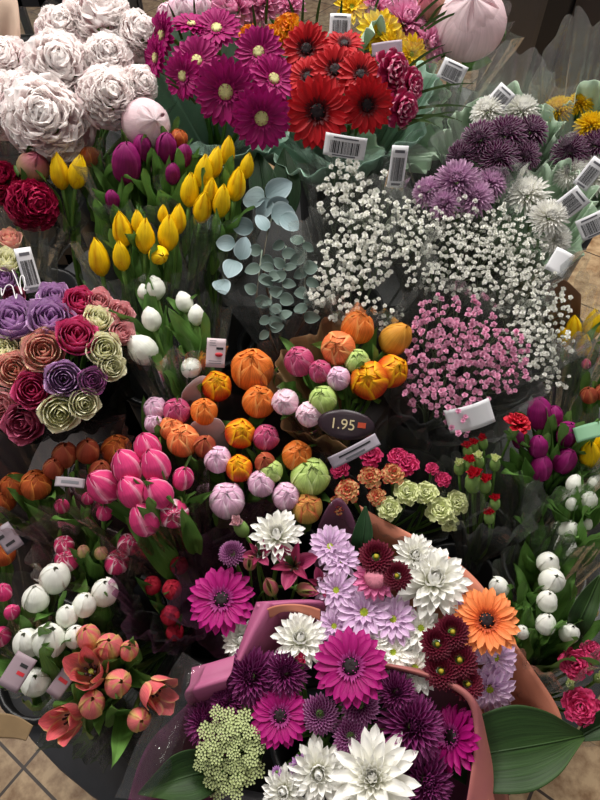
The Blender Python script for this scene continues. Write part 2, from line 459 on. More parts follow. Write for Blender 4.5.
def mum_template(style, mat, mat_disc, seed):
    global rnd
    keep = rnd; rnd = random.Random(seed)
    a, b, d = MB(), MB(), MB()
    flat = 0.0
    if style in ('daisy', 'daisyball'):
        for ring, (n, L, e0, e1, z) in enumerate(((15, 0.42, 0.20, -0.05, 0.0), (14, 0.36, 0.45, 0.15, 0.02))):
            for k in range(n):
                ray_petal(a, 2 * PI * (k + 0.5 * ring) / n + rnd.uniform(-.1, .1), 0.06, L + rnd.uniform(-.05, .02), 0.135, e0 + rnd.uniform(-.1, .1), e1 + rnd.uniform(-.25, .2), z0=z, cup=0.35, tip=2.6, q=0.45, nl=6, nw=4, wp=0.5)
        for k in range(9): ray_petal(b, k * 0.7, 0.05, 0.2, 0.09, 0.95, 0.6, z0=0.03, cup=0.4, nl=4, nw=3)
        d.lathe([(0.10, 0.0), (0.10, 0.03), (0.07, 0.055), (0.03, 0.06), (0.0, 0.06)] if style == 'daisy' else [(0.14, 0.03), (0.21, 0.10), (0.22, 0.16), (0.18, 0.22), (0.10, 0.26), (0.0, 0.27)], 18, jit=0.06)
    elif style == 'decor':          # big reflexed head of many narrow petals
        n = 150
        for i in range(n):
            k = (i + 0.5) / n
            el = PI / 2 * (1 - k ** 0.62) * 1.0 - 0.30 * k
            ray_petal(a if k > 0.3 else b, i * 2.39996 + rnd.uniform(-.1, .1), 0.02 + 0.12 * k ** 0.5, 0.20 + 0.24 * k ** 0.6 + rnd.uniform(-.02, .02), 0.075, el + 0.25, el + (0.55 if k < 0.3 else 0.1), z0=0.20 * (1 - k ** 1.3), cup=0.75, tip=2.4, q=0.5, nl=5, nw=2, wp=0.5)
    elif style == 'white':          # incurved, broad strap petals
        n = 85
        for i in range(n):
            k = (i + 0.5) / n
            el = PI / 2 * (1 - k ** 0.7) * 0.95 - 0.15 * k
            ray_petal(a if k > 0.35 else b, i * 2.39996 + rnd.uniform(-.15, .15), 0.02 + 0.10 * k ** 0.5, 0.18 + 0.26 * k ** 0.55 + rnd.uniform(-.03, .03), 0.12 + 0.02 * k, el + 0.2 + rnd.uniform(-.1, .1), el + (0.9 if k < 0.35 else 0.15) + rnd.uniform(-.2, .2), z0=0.15 * (1 - k), cup=0.5, tip=2.6, q=0.4, nl=6, nw=3, wp=0.55)
    elif style == 'spoon':          # large lily-like outer petals, curled heart
        for ring, (n, L, W, e0, e1, z) in enumerate(((13, 0.46, 0.16, 0.1, 0.12, 0.0), (13, 0.42, 0.15, 0.35, 0.35, 0.03), (12, 0.36, 0.14, 0.6, 0.7, 0.05))):
            for k in range(n):
                ray_petal(a, 2 * PI * (k + 0.5 * ring) / n + rnd.uniform(-.1, .1), 0.04, L + rnd.uniform(-.05, .03), W, e0 + rnd.uniform(-.1, .1), e1 + rnd.uniform(-.2, .2), z0=z, cup=0.45, tip=1.5, q=0.6, nl=7, nw=4, wp=0.5)
        for i in range(36):
            k = (i + .5) / 36
            ray_petal(b, i * 2.4, 0.02 + 0.06 * k, 0.15 + 0.10 * k, 0.06, 1.35 - 0.5 * k, 2.0 - 0.7 * k, z0=0.06, cup=0.5, nl=4, nw=2)
    elif style == 'button':         # tight pompon
        n = 130
        for i in range(n):
            k = (i + 0.5) / n
            el = PI / 2 * (1 - k ** 0.55) - 0.35 * k
            ray_petal(a if k > 0.25 else b, i * 2.39996, 0.05 + 0.22 * k ** 0.6, 0.14 + 0.10 * k, 0.07, el + 0.5, el + 0.1, z0=0.18 * (1 - k ** 1.5), cup=0.6, tip=3, q=0.45, nl=4, nw=2, wp=0.5)
    elif style == 'santini':        # small maroon button with an eye
        n = 95
        for i in range(n):
            k = (i + 0.5) / n
            el = PI / 2 * (1 - k ** 0.6) * 0.7 - 0.15 * k
            ray_petal(a, i * 2.39996, 0.10 + 0.16 * k ** 0.6, 0.15 + 0.12 * k, 0.10, el + 0.45, el + 0.05, z0=0.12 * (1 - k ** 1.5), cup=0.4, tip=3, q=0.45, nl=4, nw=2, wp=0.5)
        d.lathe([(0.065, 0.10), (0.065, 0.17), (0.04, 0.19), (0.0, 0.195)], 10, jit=0.2)
    mbs = [m for m in (a, b, d) if m.v]
    norm_group(mbs)
    rnd = keep
    parts = [('outer_petals', a.mesh('outer_petals', mat), Matrix(), ())]
    if b.v: parts.append(('heart_petals', b.mesh('heart_petals', mat), Matrix(), ()))
    if d.v: parts.append(('eye', d.mesh('eye', mat_disc), Matrix(), ()))
    cal = MB(); cal.lathe([(0.03, -0.12), (0.09, -0.06), (0.10, 0.0), (0.06, 0.03)], 10)
    parts.append(('calyx', cal.mesh('calyx', M_LEAF), Matrix(), ()))
    return parts, 0.12

def carnation_template(mat, seed, calyx_mat=None, half=False):
    global rnd
    keep = rnd; rnd = random.Random(seed)
    a, b = MB(), MB()
    n = 34
    for i in range(n):
        k = (i + 0.5) / n
        el = PI / 2 * (1 - k ** 0.8) * 0.9
        mbx = a if k > 0.4 else b
        phi = i * 2.39996; L = 0.34 + 0.14 * k
        ray_petal(mbx, phi, 0.03, L, 0.34, el + 0.35, el - 0.05 + rnd.uniform(-.3, .35), z0=0.02 + 0.1 * (1 - k), cup=0.15, tip=4, q=0.35, nl=7, nw=9, ruffle=0.035, wb=0.12, wp=0.95, notch=0.03)
    norm_group([a, b])
    cal = MB(); cal.lathe([(0.04, -0.62), (0.12, -0.55), (0.16, -0.35), (0.17, -0.12), (0.20, 0.0), (0.16, 0.05)], 12)
    for k in range(5): ray_petal(cal, k * 1.2566, 0.15, 0.2, 0.16, 1.2, 0.7, z0=-0.1, tip=1.2, q=0.9, nl=3, nw=2)
    rnd = keep
    return [('outer_petals', a.mesh('outer_petals', mat), Matrix(), ()), ('heart_petals', b.mesh('heart_petals', mat), Matrix(), ()),
            ('calyx', cal.mesh('calyx', calyx_mat or M_CALYX), Matrix(), ())], 0.2

def carnation_bud_template(mat):
    cal, tip = MB(), MB()
    cal.lathe([(0.05, 0.0), (0.35, 0.12), (0.48, 0.45), (0.47, 0.95), (0.36, 1.3), (0.3, 1.4)], 12)
    for k in range(5): ray_petal(cal, k * 1.2566, 0.40, 0.5, 0.4, 1.7, 1.9, z0=1.1, tip=1.2, q=0.8, nl=4, nw=2)
    for i in range(10): ray_petal(tip, i * 2.4, 0.05 + 0.015 * i, 0.75, 0.45, 1.45 - 0.03 * i, 1.3 - 0.05 * i, z0=1.1, tip=3, q=0.4, nl=5, nw=5, ruffle=0.05, wp=0.9, cup=0.6)
    return [('calyx', cal.mesh('calyx', M_CALYX), Matrix(), ()), ('petal_tip', tip.mesh('petal_tip', mat), Matrix(), ())], 1.6

def ranunculus_template(mat):
    a, b = MB(), MB()
    for k in range(5): rev_petal(a, k * 1.2566, 0.9, 0.85, GLOBE, pw=4, q=0.5, off=0.05, edge=0.02, nl=8, nw=6)
    for k in range(8): rev_petal(b, k * 0.9, 0.8, 0.9, GLOBE, pw=4, q=0.5, off=-0.12 - 0.07 * k, edge=0.04, nl=7, nw=6)
    norm_group([a, b])
    return [('outer_petals', a.mesh('outer_petals', mat), Matrix(), ()), ('inner_petals', b.mesh('inner_petals', mat), Matrix(), ())], 0.85

def alstro_template(mat, mat2):
    a, b, st = MB(), MB(), MB()
    for k in range(3): ray_petal(a, k * 2.094, 0.03, 0.6, 0.34, 1.15, 0.25, cup=0.45, tip=1.6, q=0.6, nl=9, nw=5, wb=0.25, wp=0.6)
    for k in range(3): ray_petal(b, k * 2.094 + 1.047, 0.02, 0.58, 0.22, 1.3, 0.35, z0=0.02, cup=0.5, tip=1.3, q=0.8, nl=9, nw=4, wb=0.25, wp=0.6)
    for k in range(6): st.tube([(0, 0, 0.05), (0.06 * math.cos(k), 0.06 * math.sin(k), 0.25), (0.14 * math.cos(k), 0.14 * math.sin(k), 0.40)], 0.008, 0.016, 5)
    norm_group([a, b])
    return [('outer_petals', a.mesh('outer_petals', mat), Matrix(), ()), ('inner_petals', b.mesh('inner_petals', mat2), Matrix(), ()), ('stamen', st.mesh('stamen', M_DARK), Matrix(), ())], 0.3

def alstro_bud_template(mat):
    a = MB()
    for k in range(3): rev_petal(a, k * 2.094, 1.2, 2.2, SLIM, pw=2.2, q=0.7, off=0.02, nl=9, nw=6)
    g = MB(); g.lathe([(0.05, -0.25), (0.22, -0.15), (0.28, 0.05), (0.2, 0.2)], 10)
    return [('petals', a.mesh('petals', mat), Matrix(), ()), ('calyx', g.mesh('calyx', M_LEAF), Matrix(), ())], 2.2

# ------------------------------------------------------------------ materials
M_LEAF = petal_mat('leaf_green', [(0, '#64863a'), (0.5, '#537a36'), (1, '#608842')], streak=0.22, rough=0.42, transl=0.22, vary=0.18, spec=0.4)
M_LEAF_DARK = petal_mat('leaf_dark', [(0, '#2c4a1e'), (1, '#2f5524')], streak=0.22, rough=0.40, transl=0.15, vary=0.2, spec=0.4)
M_LEAF_BLUE = petal_mat('leaf_bluish', [(0, '#4a6e3c'), (1, '#57804c')], streak=0.2, rough=0.5, transl=0.2, vary=0.15)
M_STEM = petal_mat('stem_green', [(0, '#5d8038'), (1, '#47682c')], streak=0.1, rough=0.5, transl=0.0, vary=0.15)
M_CALYX = petal_mat('calyx_green', [(0, '#6f8f4a'), (1, '#86a65c')], streak=0.15, rough=0.5, transl=0.1, vary=0.12)
M_GREENTIP = plain_mat('pistil_green', '#a8b84e', 0.5)
M_DARK = plain_mat('anther_dark', '#2a1418', 0.6)
GREENBASE = '#aab85a'
PM = dict(
    yellow=petal_mat('petal_yellow', [(0, '#c9b21c'), (0.25, '#edc40a'), (1, '#f9d312')], streak=0.10, edge='#e0a605', edge_w=0.7),
    white=petal_mat('petal_white', [(0, '#b9c78c'), (0.3, '#e6e9da'), (1, '#f4f4ee')], streak=0.05, vary=0.03),
    pink=petal_mat('petal_pink', [(0, '#e58aa8'), (0.3, '#d8437f'), (1, '#d63a78')], edge='#f4a9c4', edge_w=0.72, streak=0.15),
    pinkwhite=petal_mat('petal_pink_white_edge', [(0, '#f0c8d6'), (0.3, '#d4487c'), (1, '#c9326a')], edge='#f6dde6', edge_w=0.5, streak=0.25),
    purple=petal_mat('petal_purple', [(0, '#7a2a5c'), (0.3, '#8a1760'), (1, '#8c1a66')], edge='#a5387e', edge_w=0.8, streak=0.2),
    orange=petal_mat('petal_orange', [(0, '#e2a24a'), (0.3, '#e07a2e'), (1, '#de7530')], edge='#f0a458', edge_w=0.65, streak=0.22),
    shadedorange=petal_mat('petal_orange_shaded', [(0, '#b8823a'), (0.4, '#a84c26'), (1, '#ac5226')], edge='#d48440', edge_w=0.6, streak=0.22),  # orange tulips, with the dimness under film painted into the petals
    salmonorange=petal_mat('petal_salmon_orange', [(0, '#e5b060'), (0.3, '#e0703c'), (1, '#e27a48')], edge='#f0b070', edge_w=0.55, streak=0.25),
    ochre=petal_mat('petal_ochre', [(0, '#9aa04a'), (0.35, '#c99a3a'), (1, '#e29a34')], edge='#e8ab48', edge_w=0.6, streak=0.15),
    flame=petal_mat('petal_flame', [(0, '#b8341a'), (0.6, '#c8401c'), (0.88, '#dc7a18'), (1, '#f0bc1c')], edge='#f2b814', edge_w=0.62, streak=0.2),
    green=petal_mat('petal_green', [(0, '#7fa04a'), (0.5, '#a5c263'), (1, '#bcd47e')], edge='#cfe09a', edge_w=0.6, streak=0.2),
    greenred=petal_mat('petal_green_red', [(0, '#a8b05a'), (0.5, '#c4b25a'), (1, '#c98a4a')], edge='#d26a48', edge_w=0.6, streak=0.2),
    lilac=petal_mat('petal_lilac_tulip', [(0, '#d2d4b0'), (0.3, '#dcaec8'), (1, '#e2b4d0')], edge='#f0d8e6', edge_w=0.5, streak=0.2),
    palepink=petal_mat('petal_pale_pink', [(0, '#dbe0c0'), (0.35, '#eccbd8'), (1, '#efc6d8')], edge='#f8e8ee', edge_w=0.5, streak=0.15),
    raspberry=petal_mat('petal_raspberry', [(0, '#b9748a'), (0.3, '#b8406c'), (1, '#bd4a74')], edge='#d98aa6', edge_w=0.6, streak=0.3),
    salmon=petal_mat('petal_salmon', [(0, '#c9c070'), (0.35, '#dd7a74'), (1, '#dc6f74')], edge='#cdb268', edge_w=0.45, streak=0.15),
    salmonopen=petal_mat('petal_salmon_open', [(0, '#d8a08a'), (0.5, '#dd6f72'), (1, '#d85f68')], edge='#d9b27a', edge_w=0.7, streak=0.2),
    greenpink=petal_mat('petal_green_pink', [(0, '#9aa860'), (0.5, '#b9a868'), (1, '#c98a86')], edge='#b8b070', edge_w=0.6, streak=0.2),
    brick=petal_mat('petal_brick', [(0, '#a85a38'), (0.5, '#9c4430'), (1, '#a44c36')], edge='#c87850', edge_w=0.6, streak=0.2),  # brick tone of its own, lowered further to paint in dimness under film
    r_lav=petal_mat('rose_lavender', [(0, '#c4a4c0'), (0.5, '#b48abc'), (1, '#cca6d0')], streak=0.10, rough=0.55),
    r_mag=petal_mat('rose_magenta', [(0, '#c83a72'), (0.5, '#c8306c'), (1, '#dc5c8e')], streak=0.12, rough=0.5),
    r_deep=petal_mat('rose_deep_pink', [(0, '#b4546f'), (0.5, '#b84a70'), (1, '#cc6c8c')], streak=0.12, rough=0.5),
    r_peach=petal_mat('rose_peach', [(0, '#d8c090'), (0.5, '#eab4a6'), (0.85, '#ecb0a8'), (1, '#e6c89c')], streak=0.10),
    r_pink=petal_mat('rose_pink', [(0, '#e6d8c0'), (0.5, '#e8a8ac'), (1, '#eab0b4')], streak=0.10),
    r_cream=petal_mat('rose_cream', [(0, '#d0d89a'), (0.5, '#ecebc2'), (1, '#f5f3d6')], streak=0.05),
    r_lilac=petal_mat('rose_lilac_bud', [(0, '#c8b0b8'), (0.6, '#b88cae'), (1, '#a04a90')], streak=0.10),
    peony=petal_mat('peony_blush', [(0, '#f6dadc'), (0.3, '#fbecec'), (1, '#fefaf8')], streak=0.05, vary=0.02, transl=0.5, spec=0.05, rough=0.8),
    peony_g=petal_mat('peony_guard', [(0, '#ecc0c8'), (0.5, '#f4dcdf'), (1, '#f9eceb')], streak=0.06, vary=0.02, transl=0.5, spec=0.05, rough=0.8),
    peony_p=petal_mat('peony_pale_pink', [(0, '#dcd6ba'), (0.3, '#f0d6dc'), (1, '#f8e9ec')], streak=0.08, transl=0.5, spec=0.05, rough=0.8),
    peony_r=petal_mat('peony_crimson', [(0, '#7a1030'), (0.5, '#93133e'), (1, '#a81a48')], streak=0.12),
    peony_b=petal_mat('peony_bud_green', [(0, '#8aa05a'), (0.6, '#a88a6a'), (1, '#c05a78')], streak=0.1),
    g_mag=petal_mat('gerbera_magenta', [(0, '#7c0550'), (0.4, '#9c0868'), (1, '#ac1076')], streak=0.16),
    g_dark=petal_mat('gerbera_dark_magenta', [(0, '#7c0850'), (0.4, '#980a60'), (1, '#a5106c')], streak=0.16),
    g_red=petal_mat('gerbera_red', [(0, '#7a0814'), (0.4, '#b00d18'), (1, '#bd121e')], streak=0.16),
    g_or=petal_mat('gerbera_orange', [(0, '#cf4a26'), (0.35, '#ee7a3e'), (1, '#f29a5e')], streak=0.12),
    g_pink=petal_mat('gerbera_pink', [(0, '#c0608a'), (0.5, '#d888aa'), (1, '#dd95b4')], streak=0.15),
    g_rasp=petal_mat('carnation_raspberry', [(0, '#8a1040'), (0.7, '#a82050'), (0.92, '#b83a68'), (1, '#e8a8bc')], streak=0.2),
    d_dark=petal_mat('disc_dark', [(0, '#0e0609'), (1, '#1e0c12')], streak=0.3),
    d_redin=petal_mat('disc_dark_red', [(0, '#2a0408'), (1, '#6a0a14')], streak=0.3),
    d_magin=petal_mat('disc_magenta', [(0, '#4a0830'), (1, '#b03a8a')], streak=0.3),
    d_orin=petal_mat('disc_orange', [(0, '#5a1410'), (1, '#d86030')], streak=0.3),
    d_yel=petal_mat('disc_cream_yellow', [(0, '#a8a858'), (1, '#e2dca0')], streak=0.3),
    d_green=petal_mat('disc_lime', [(0, '#c9c23a'), (1, '#8fae2e')], streak=0.3),
    d_ylw=petal_mat('disc_yellow', [(0, '#a89020'), (1, '#b8ac34')], streak=0.2),
    m_white=petal_mat('mum_white', [(0, '#e6e8b8'), (0.25, '#f2f1e6'), (1, '#f8f7f4')], streak=0.04, vary=0.02),
    m_lil=petal_mat('mum_lilac', [(0, '#bf9ac4'), (0.3, '#cda6cf'), (1, '#d8b6d8')], edge='#e6cfe6', edge_w=0.5, streak=0.14),
    m_pinkd=petal_mat('mum_rose_pink', [(0, '#c04a86'), (0.5, '#d4649a'), (1, '#dd7fab')], streak=0.12),
    pinkball=petal_mat('disc_pink', [(0, '#d0708c'), (1, '#dc8a9c')], streak=0.3),
    m_maroon=petal_mat('mum_maroon', [(0, '#4a0a1c'), (0.6, '#5c0f24'), (1, '#6a1a30')], streak=0.15, vary=0.08),
    m_purple=petal_mat('mum_purple', [(0, '#4f0e3c'), (0.7, '#6b1552'), (1, '#8a3a74')], edge='#8c4a7e', edge_w=0.6, streak=0.15),
    m_button=petal_mat('mum_plum_button', [(0, '#5a164a'), (0.6, '#7a2a66'), (1, '#b078a4')], edge='#a873a0', edge_w=0.6, streak=0.15),
    m_bicol=petal_mat('mum_plum_white_edge', [(0, '#4a0e3a'), (0.75, '#561244'), (0.93, '#8a5a80'), (1, '#d8c0d0')], edge='#d8c2d2', edge_w=0.68, streak=0.1),
    m_lav=petal_mat('mum_lavender', [(0, '#9a5a90'), (0.4, '#b884b0'), (1, '#d4b0cc')], streak=0.1),
    m_yel=petal_mat('mum_yellow', [(0, '#d0a818'), (0.4, '#e8bf18'), (1, '#f2d22a')], streak=0.1),
    m_pink=petal_mat('mum_pink', [(0, '#cf6a9a'), (0.5, '#e08ab4'), (1, '#efb2cf')], streak=0.1),
    c_hot=petal_mat('carnation_hot_pink', [(0, '#a8104a'), (0.6, '#c81e5c'), (1, '#d8457a')], streak=0.2),
    c_flame=petal_mat('carnation_flame', [(0, '#d8a04a'), (0.7, '#e8c088'), (0.9, '#dca070'), (0.95, '#c03a2c'), (1, '#b02424')], streak=0.35),
    c_yor=petal_mat('carnation_yellow_orange', [(0, '#e8b020'), (0.6, '#efb81c'), (0.9, '#e8901c'), (1, '#d8641c')], streak=0.25),
    c_green=petal_mat('carnation_green_cream', [(0, '#b0bc6a'), (0.6, '#cfd892'), (1, '#e2e6b4')], streak=0.1),
    c_red=petal_mat('carnation_red', [(0, '#8a0a18'), (0.6, '#b81226'), (1, '#c92438')], streak=0.2),
    c_pinkbud=petal_mat('carnation_pale_bud', [(0, '#d8c0b8'), (1, '#dba8b4')], streak=0.1),
    ran=petal_mat('ranunculus_red', [(0, '#6a2a1c'), (0.4, '#a01c30'), (1, '#b0283c')], streak=0.15),
    al=petal_mat('alstroemeria_burgundy', [(0, '#8a6a3a'), (0.3, '#96305a'), (1, '#a03a62')], edge='#b8607e', edge_w=0.6, streak=0.3),
    al2=petal_mat('alstroemeria_inner', [(0, '#a89a4a'), (0.4, '#9a3a58'), (1, '#8a1e4c')], streak=0.4),
    al_bud=petal_mat('alstroemeria_bud', [(0, '#8a9a52'), (0.5, '#b86a6a'), (1, '#b0506c')], edge='#9aa858', edge_w=0.5, streak=0.2),
    scab=petal_mat('scabiosa_lilac', [(0, '#8a4a90'), (0.5, '#b078b8'), (1, '#c090c8')], streak=0.15),
)

# ------------------------------------------------------------------ catalogue of kinds: name, label, category, template, leaves, stem radius
K = {}
def kind(key, name, base, cat, tmpl, leaf=0, stem=0.0032, variants=1, leafmat=None, leaf_len=0.13, leaf_w=0.03):
    K[key] = dict(name=name, base=base, cat=cat, tmpl=tmpl, leaf=leaf, stem=stem, cache={}, variants=variants, leafmat=leafmat, ll=leaf_len, lw=leaf_w)
def tul(key, shape, mat, base, leaf=2, **kw):
    kind(key, 'tulip', base, 'tulip', lambda v, s=shape, m=mat: tulip_template(s, PM[m]), leaf, **kw)
tul('yt', 'slim', 'yellow', 'pointed yellow tulip', 1)
tul('wt', 'classic', 'white', 'closed white tulip', 2, leaf_w=.032, leaf_len=.125)
tul('wg', 'globe', 'white', 'plump white tulip', 1, leaf_w=.036, leaf_len=.13)
tul('pt', 'globe', 'pink', 'closed pink tulip', 1)
tul('pc', 'classic', 'pink', 'slender pink tulip', 1)
tul('pw', 'double', 'pinkwhite', 'pink tulip with white-edged petals', 1)
tul('pu', 'tall', 'purple', 'dark purple tulip', 2, leaf_w=.034, leaf_len=.15)
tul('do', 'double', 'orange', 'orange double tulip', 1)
tul('dd', 'double', 'shadedorange', 'shade-darkened orange tulip', 1)
tul('ds', 'double', 'salmonorange', 'salmon orange double tulip', 1)
tul('oc', 'classic', 'ochre', 'ochre yellow tulip bud', 1)
tul('fl', 'double', 'flame', 'red and yellow flamed tulip', 1)
tul('gd', 'double', 'green', 'pale green double tulip', 1)
tul('gr', 'double', 'greenred', 'yellow-green tulip flushed red', 1)
tul('li', 'double', 'lilac', 'lilac pink double tulip', 1)
tul('pp', 'double', 'palepink', 'pale pink double tulip', 1)
tul('ra', 'double', 'raspberry', 'raspberry striped tulip', 1)
tul('sa', 'globe', 'salmon', 'salmon and green tulip bud', 1, leaf_w=.040, leaf_len=.12)
tul('so', 'open', 'salmonopen', 'open salmon tulip', 1)
tul('gp', 'classic', 'greenpink', 'unopened green and pink tulip', 1)
tul('br', 'globe', 'brick', 'brick orange tulip', 1)
for key, mat, base in (('rl', 'r_lav', 'lavender rose'), ('rm', 'r_mag', 'magenta rose'), ('rd', 'r_deep', 'dusky deep pink rose'), ('rp', 'r_peach', 'peach rose'),
                       ('rk', 'r_pink', 'pale pink rose'), ('rc', 'r_cream', 'greenish cream rose'), ('ri', 'r_lilac', 'lilac rosebud')):
    kind(key, 'rose', base, 'rose', lambda v, m=mat: rose_template(PM[m]), 1, variants=2, leafmat=M_LEAF_DARK, leaf_len=0.05, leaf_w=0.028)
kind('pe', 'peony', 'white blush peony', 'peony', lambda v: peony_template(PM['peony'], PM['peony_g'], 5 + v), 0, 0.004, 3)
kind('pb', 'peony', 'half-open blush peony bud', 'peony', lambda v: peony_bud_template(PM['peony_p'], PM['peony_p']), 0, 0.004)
kind('pr', 'peony', 'crimson peony', 'peony', lambda v: peony_template(PM['peony_r'], PM['peony_r'], 9 + v), 1, 0.004, 2, M_LEAF_DARK, 0.09, 0.03)
kind('pg', 'peony', 'closed green and pink peony bud', 'peony', lambda v: peony_bud_template(PM['peony_b'], PM['peony_b']), 1, 0.004, 1, M_LEAF_DARK, 0.08, 0.03)
kind('gm', 'gerbera', 'magenta gerbera with dark centre', 'gerbera', lambda v: gerbera_template(PM['g_mag'], PM['d_magin'], PM['d_dark'], 3 + v, 0.1), 0, 0.0035, 2)
kind('gk', 'gerbera', 'dark magenta gerbera with pale yellow centre', 'gerbera', lambda v: gerbera_template(PM['g_dark'], PM['g_dark'], PM['d_yel'], 13 + v, -0.1), 0, 0.0035, 3)
kind('gR', 'gerbera', 'red gerbera with black centre', 'gerbera', lambda v: gerbera_template(PM['g_red'], PM['d_redin'], PM['d_dark'], 23 + v, 0.0), 0, 0.0035, 2)
kind('go', 'gerbera', 'orange gerbera with dark brown centre', 'gerbera', lambda v: gerbera_template(PM['g_or'], PM['d_orin'], PM['d_dark'], 33 + v, 0.05), 0, 0.0035)
kind('gp_', 'gerbera', 'rose pink gerbera', 'gerbera', lambda v: gerbera_template(PM['g_pink'], PM['g_pink'], PM['d_yel'], 36 + v, 0.0), 0, 0.0035)
kind('mw', 'chrysanthemum', 'white chrysanthemum', 'chrysanthemum', lambda v: mum_template('white', PM['m_white'], PM['d_yel'], 41 + v), 0, variants=3)
kind('ms', 'chrysanthemum', 'large white chrysanthemum with pointed petals', 'chrysanthemum', lambda v: mum_template('spoon', PM['m_white'], PM['d_yel'], 45 + v))
kind('wd', 'chrysanthemum', 'white daisy chrysanthemum with lime centre', 'chrysanthemum', lambda v: mum_template('daisy', PM['m_white'], PM['d_green'], 51 + v), 0, 0.0022, 2)
kind('ld', 'chrysanthemum', 'lilac daisy chrysanthemum', 'chrysanthemum', lambda v: mum_template('daisy', PM['m_lil'], PM['d_green'], 61 + v), 0, 0.0022, 3)
kind('pd', 'chrysanthemum', 'rose pink daisy with a button centre', 'chrysanthemum', lambda v: mum_template('daisyball', PM['m_pinkd'], PM['pinkball'], 66 + v), 0, 0.0022)
kind('mm', 'chrysanthemum', 'maroon button chrysanthemum with yellow eye', 'chrysanthemum', lambda v: mum_template('santini', PM['m_maroon'], PM['d_ylw'], 71 + v), 0, 0.0022, 2)
kind('mp', 'chrysanthemum', 'deep purple chrysanthemum', 'chrysanthemum', lambda v: mum_template('decor', PM['m_purple'], None, 81 + v), 0, variants=2)
kind('mb', 'chrysanthemum', 'plum pompon chrysanthemum', 'chrysanthemum', lambda v: mum_template('button', PM['m_button'], None, 91 + v), 0, 0.0025, 2)
kind('mx', 'chrysanthemum', 'plum chrysanthemum with white-edged petals', 'chrysanthemum', lambda v: mum_template('decor', PM['m_bicol'], None, 95 + v), 0, variants=2)
kind('ml', 'chrysanthemum', 'lavender chrysanthemum', 'chrysanthemum', lambda v: mum_template('decor', PM['m_lav'], None, 97 + v), 0, variants=2)
kind('mW', 'chrysanthemum', 'white chrysanthemum', 'chrysanthemum', lambda v: mum_template('decor', PM['m_white'], None, 133 + v), 0, variants=2)
kind('my', 'chrysanthemum', 'yellow chrysanthemum', 'chrysanthemum', lambda v: mum_template('decor', PM['m_yel'], None, 99 + v))
kind('yd', 'chrysanthemum', 'yellow daisy chrysanthemum', 'chrysanthemum', lambda v: mum_template('daisy', PM['m_yel'], PM['d_green'], 102 + v), 0, 0.0025, 2)
kind('mk', 'chrysanthemum', 'pink chrysanthemum', 'chrysanthemum', lambda v: mum_template('white', PM['m_pink'], None, 104 + v), 0, variants=2)
kind('sc', 'scabiosa', 'small lilac scabiosa', 'scabiosa', lambda v: mum_template('daisy', PM['scab'], PM['scab'], 107), 0, 0.0018)
kind('ch', 'carnation', 'hot pink carnation', 'carnation', lambda v: carnation_template(PM['c_hot'], 111 + v), 0, 0.002, 2)
kind('cf', 'carnation', 'red and cream flamed carnation', 'carnation', lambda v: carnation_template(PM['c_flame'], 114 + v), 0, 0.002, 2)
kind('cy', 'carnation', 'yellow and orange carnation', 'carnation', lambda v: carnation_template(PM['c_yor'], 117 + v), 0, 0.002, 2)
kind('cg', 'carnation', 'green cream carnation', 'carnation', lambda v: carnation_template(PM['c_green'], 120 + v), 0, 0.002, 2)
kind('cr', 'carnation', 'red carnation', 'carnation', lambda v: carnation_template(PM['c_red'], 123 + v), 0, 0.002, 1)
kind('cp', 'carnation', 'raspberry carnation with pale petal edges', 'carnation', lambda v: carnation_template(PM['g_rasp'], 126 + v), 0, 0.003, 2)
kind('cb', 'carnation_bud', 'red carnation bud in green calyx', 'carnation', lambda v: carnation_bud_template(PM['c_red']), 0, 0.0018)
kind('cB', 'carnation_bud', 'closed green carnation bud', 'carnation', lambda v: carnation_bud_template(PM['c_green']), 0, 0.0018)
kind('cm', 'carnation_bud', 'magenta carnation bud in green calyx', 'carnation', lambda v: carnation_bud_template(PM['c_hot']), 0, 0.0018)
kind('ck', 'carnation_bud', 'pale pink carnation bud', 'carnation', lambda v: carnation_bud_template(PM['c_pinkbud']), 0, 0.0018)
tul('rn', 'double', 'ran', 'small dark red tulip', 1, leafmat=M_LEAF_DARK, leaf_len=.08, leaf_w=.014)
kind('al', 'alstroemeria', 'burgundy alstroemeria', 'alstroemeria', lambda v: alstro_template(PM['al'], PM['al2']), 1, 0.002, 1, M_LEAF_DARK, 0.07, 0.014)
kind('ab', 'alstroemeria_bud', 'green and pink alstroemeria bud', 'alstroemeria', lambda v: alstro_bud_template(PM['al_bud']), 0, 0.0018)

# ------------------------------------------------------------------ leaves, stems
LEAF_CACHE = {}
def leaf_mesh(v, mat):
    """A long leaf of length 1 and width 0.3, base at the origin, rising along Z and leaning out along X."""
    key = (v, mat.name)
    if key in LEAF_CACHE: return LEAF_CACHE[key]
    mb = MB()
    lean0, lean1, fold, tw = ((0.12, 0.30, 0.35, 0.25), (0.2, 0.75, 0.3, -0.3), (0.06, -0.10, 0.45, 0.35), (0.25, 1.15, 0.25, 0.1))[v % 4]
    xs, zs = [0.0], [0.0]
    for i in range(20):
        e = lean0 + (lean1 - lean0) * (i / 20) ** 1.5
        xs.append(xs[-1] + math.sin(e) / 20); zs.append(zs[-1] + math.cos(e) / 20)
    def fn(t, s):
        f = t * 20; i = min(int(f), 19); k = f - i
        x = xs[i] + (xs[i + 1] - xs[i]) * k; z = zs[i] + (zs[i + 1] - zs[i]) * k
        w = 0.15 * (0.30 + 0.70 * math.sin(min(1, t / 0.45) * PI / 2)) * max(0, 1 - t ** 2.2) ** 0.8
        a = tw * t * t
        y = s * w
        d = -abs(s) ** 1.4 * w * fold * 1.5 + 0.02 * math.sin(t * 14 + s * 2)
        return (x + d * math.cos(lean0) + y * math.sin(a), y * math.cos(a), z - d * 0.3)
    mb.grid(fn, 14, 6, v * 3.3)
    LEAF_CACHE[key] = mb.mesh('leaf', mat)
    return LEAF_CACHE[key]

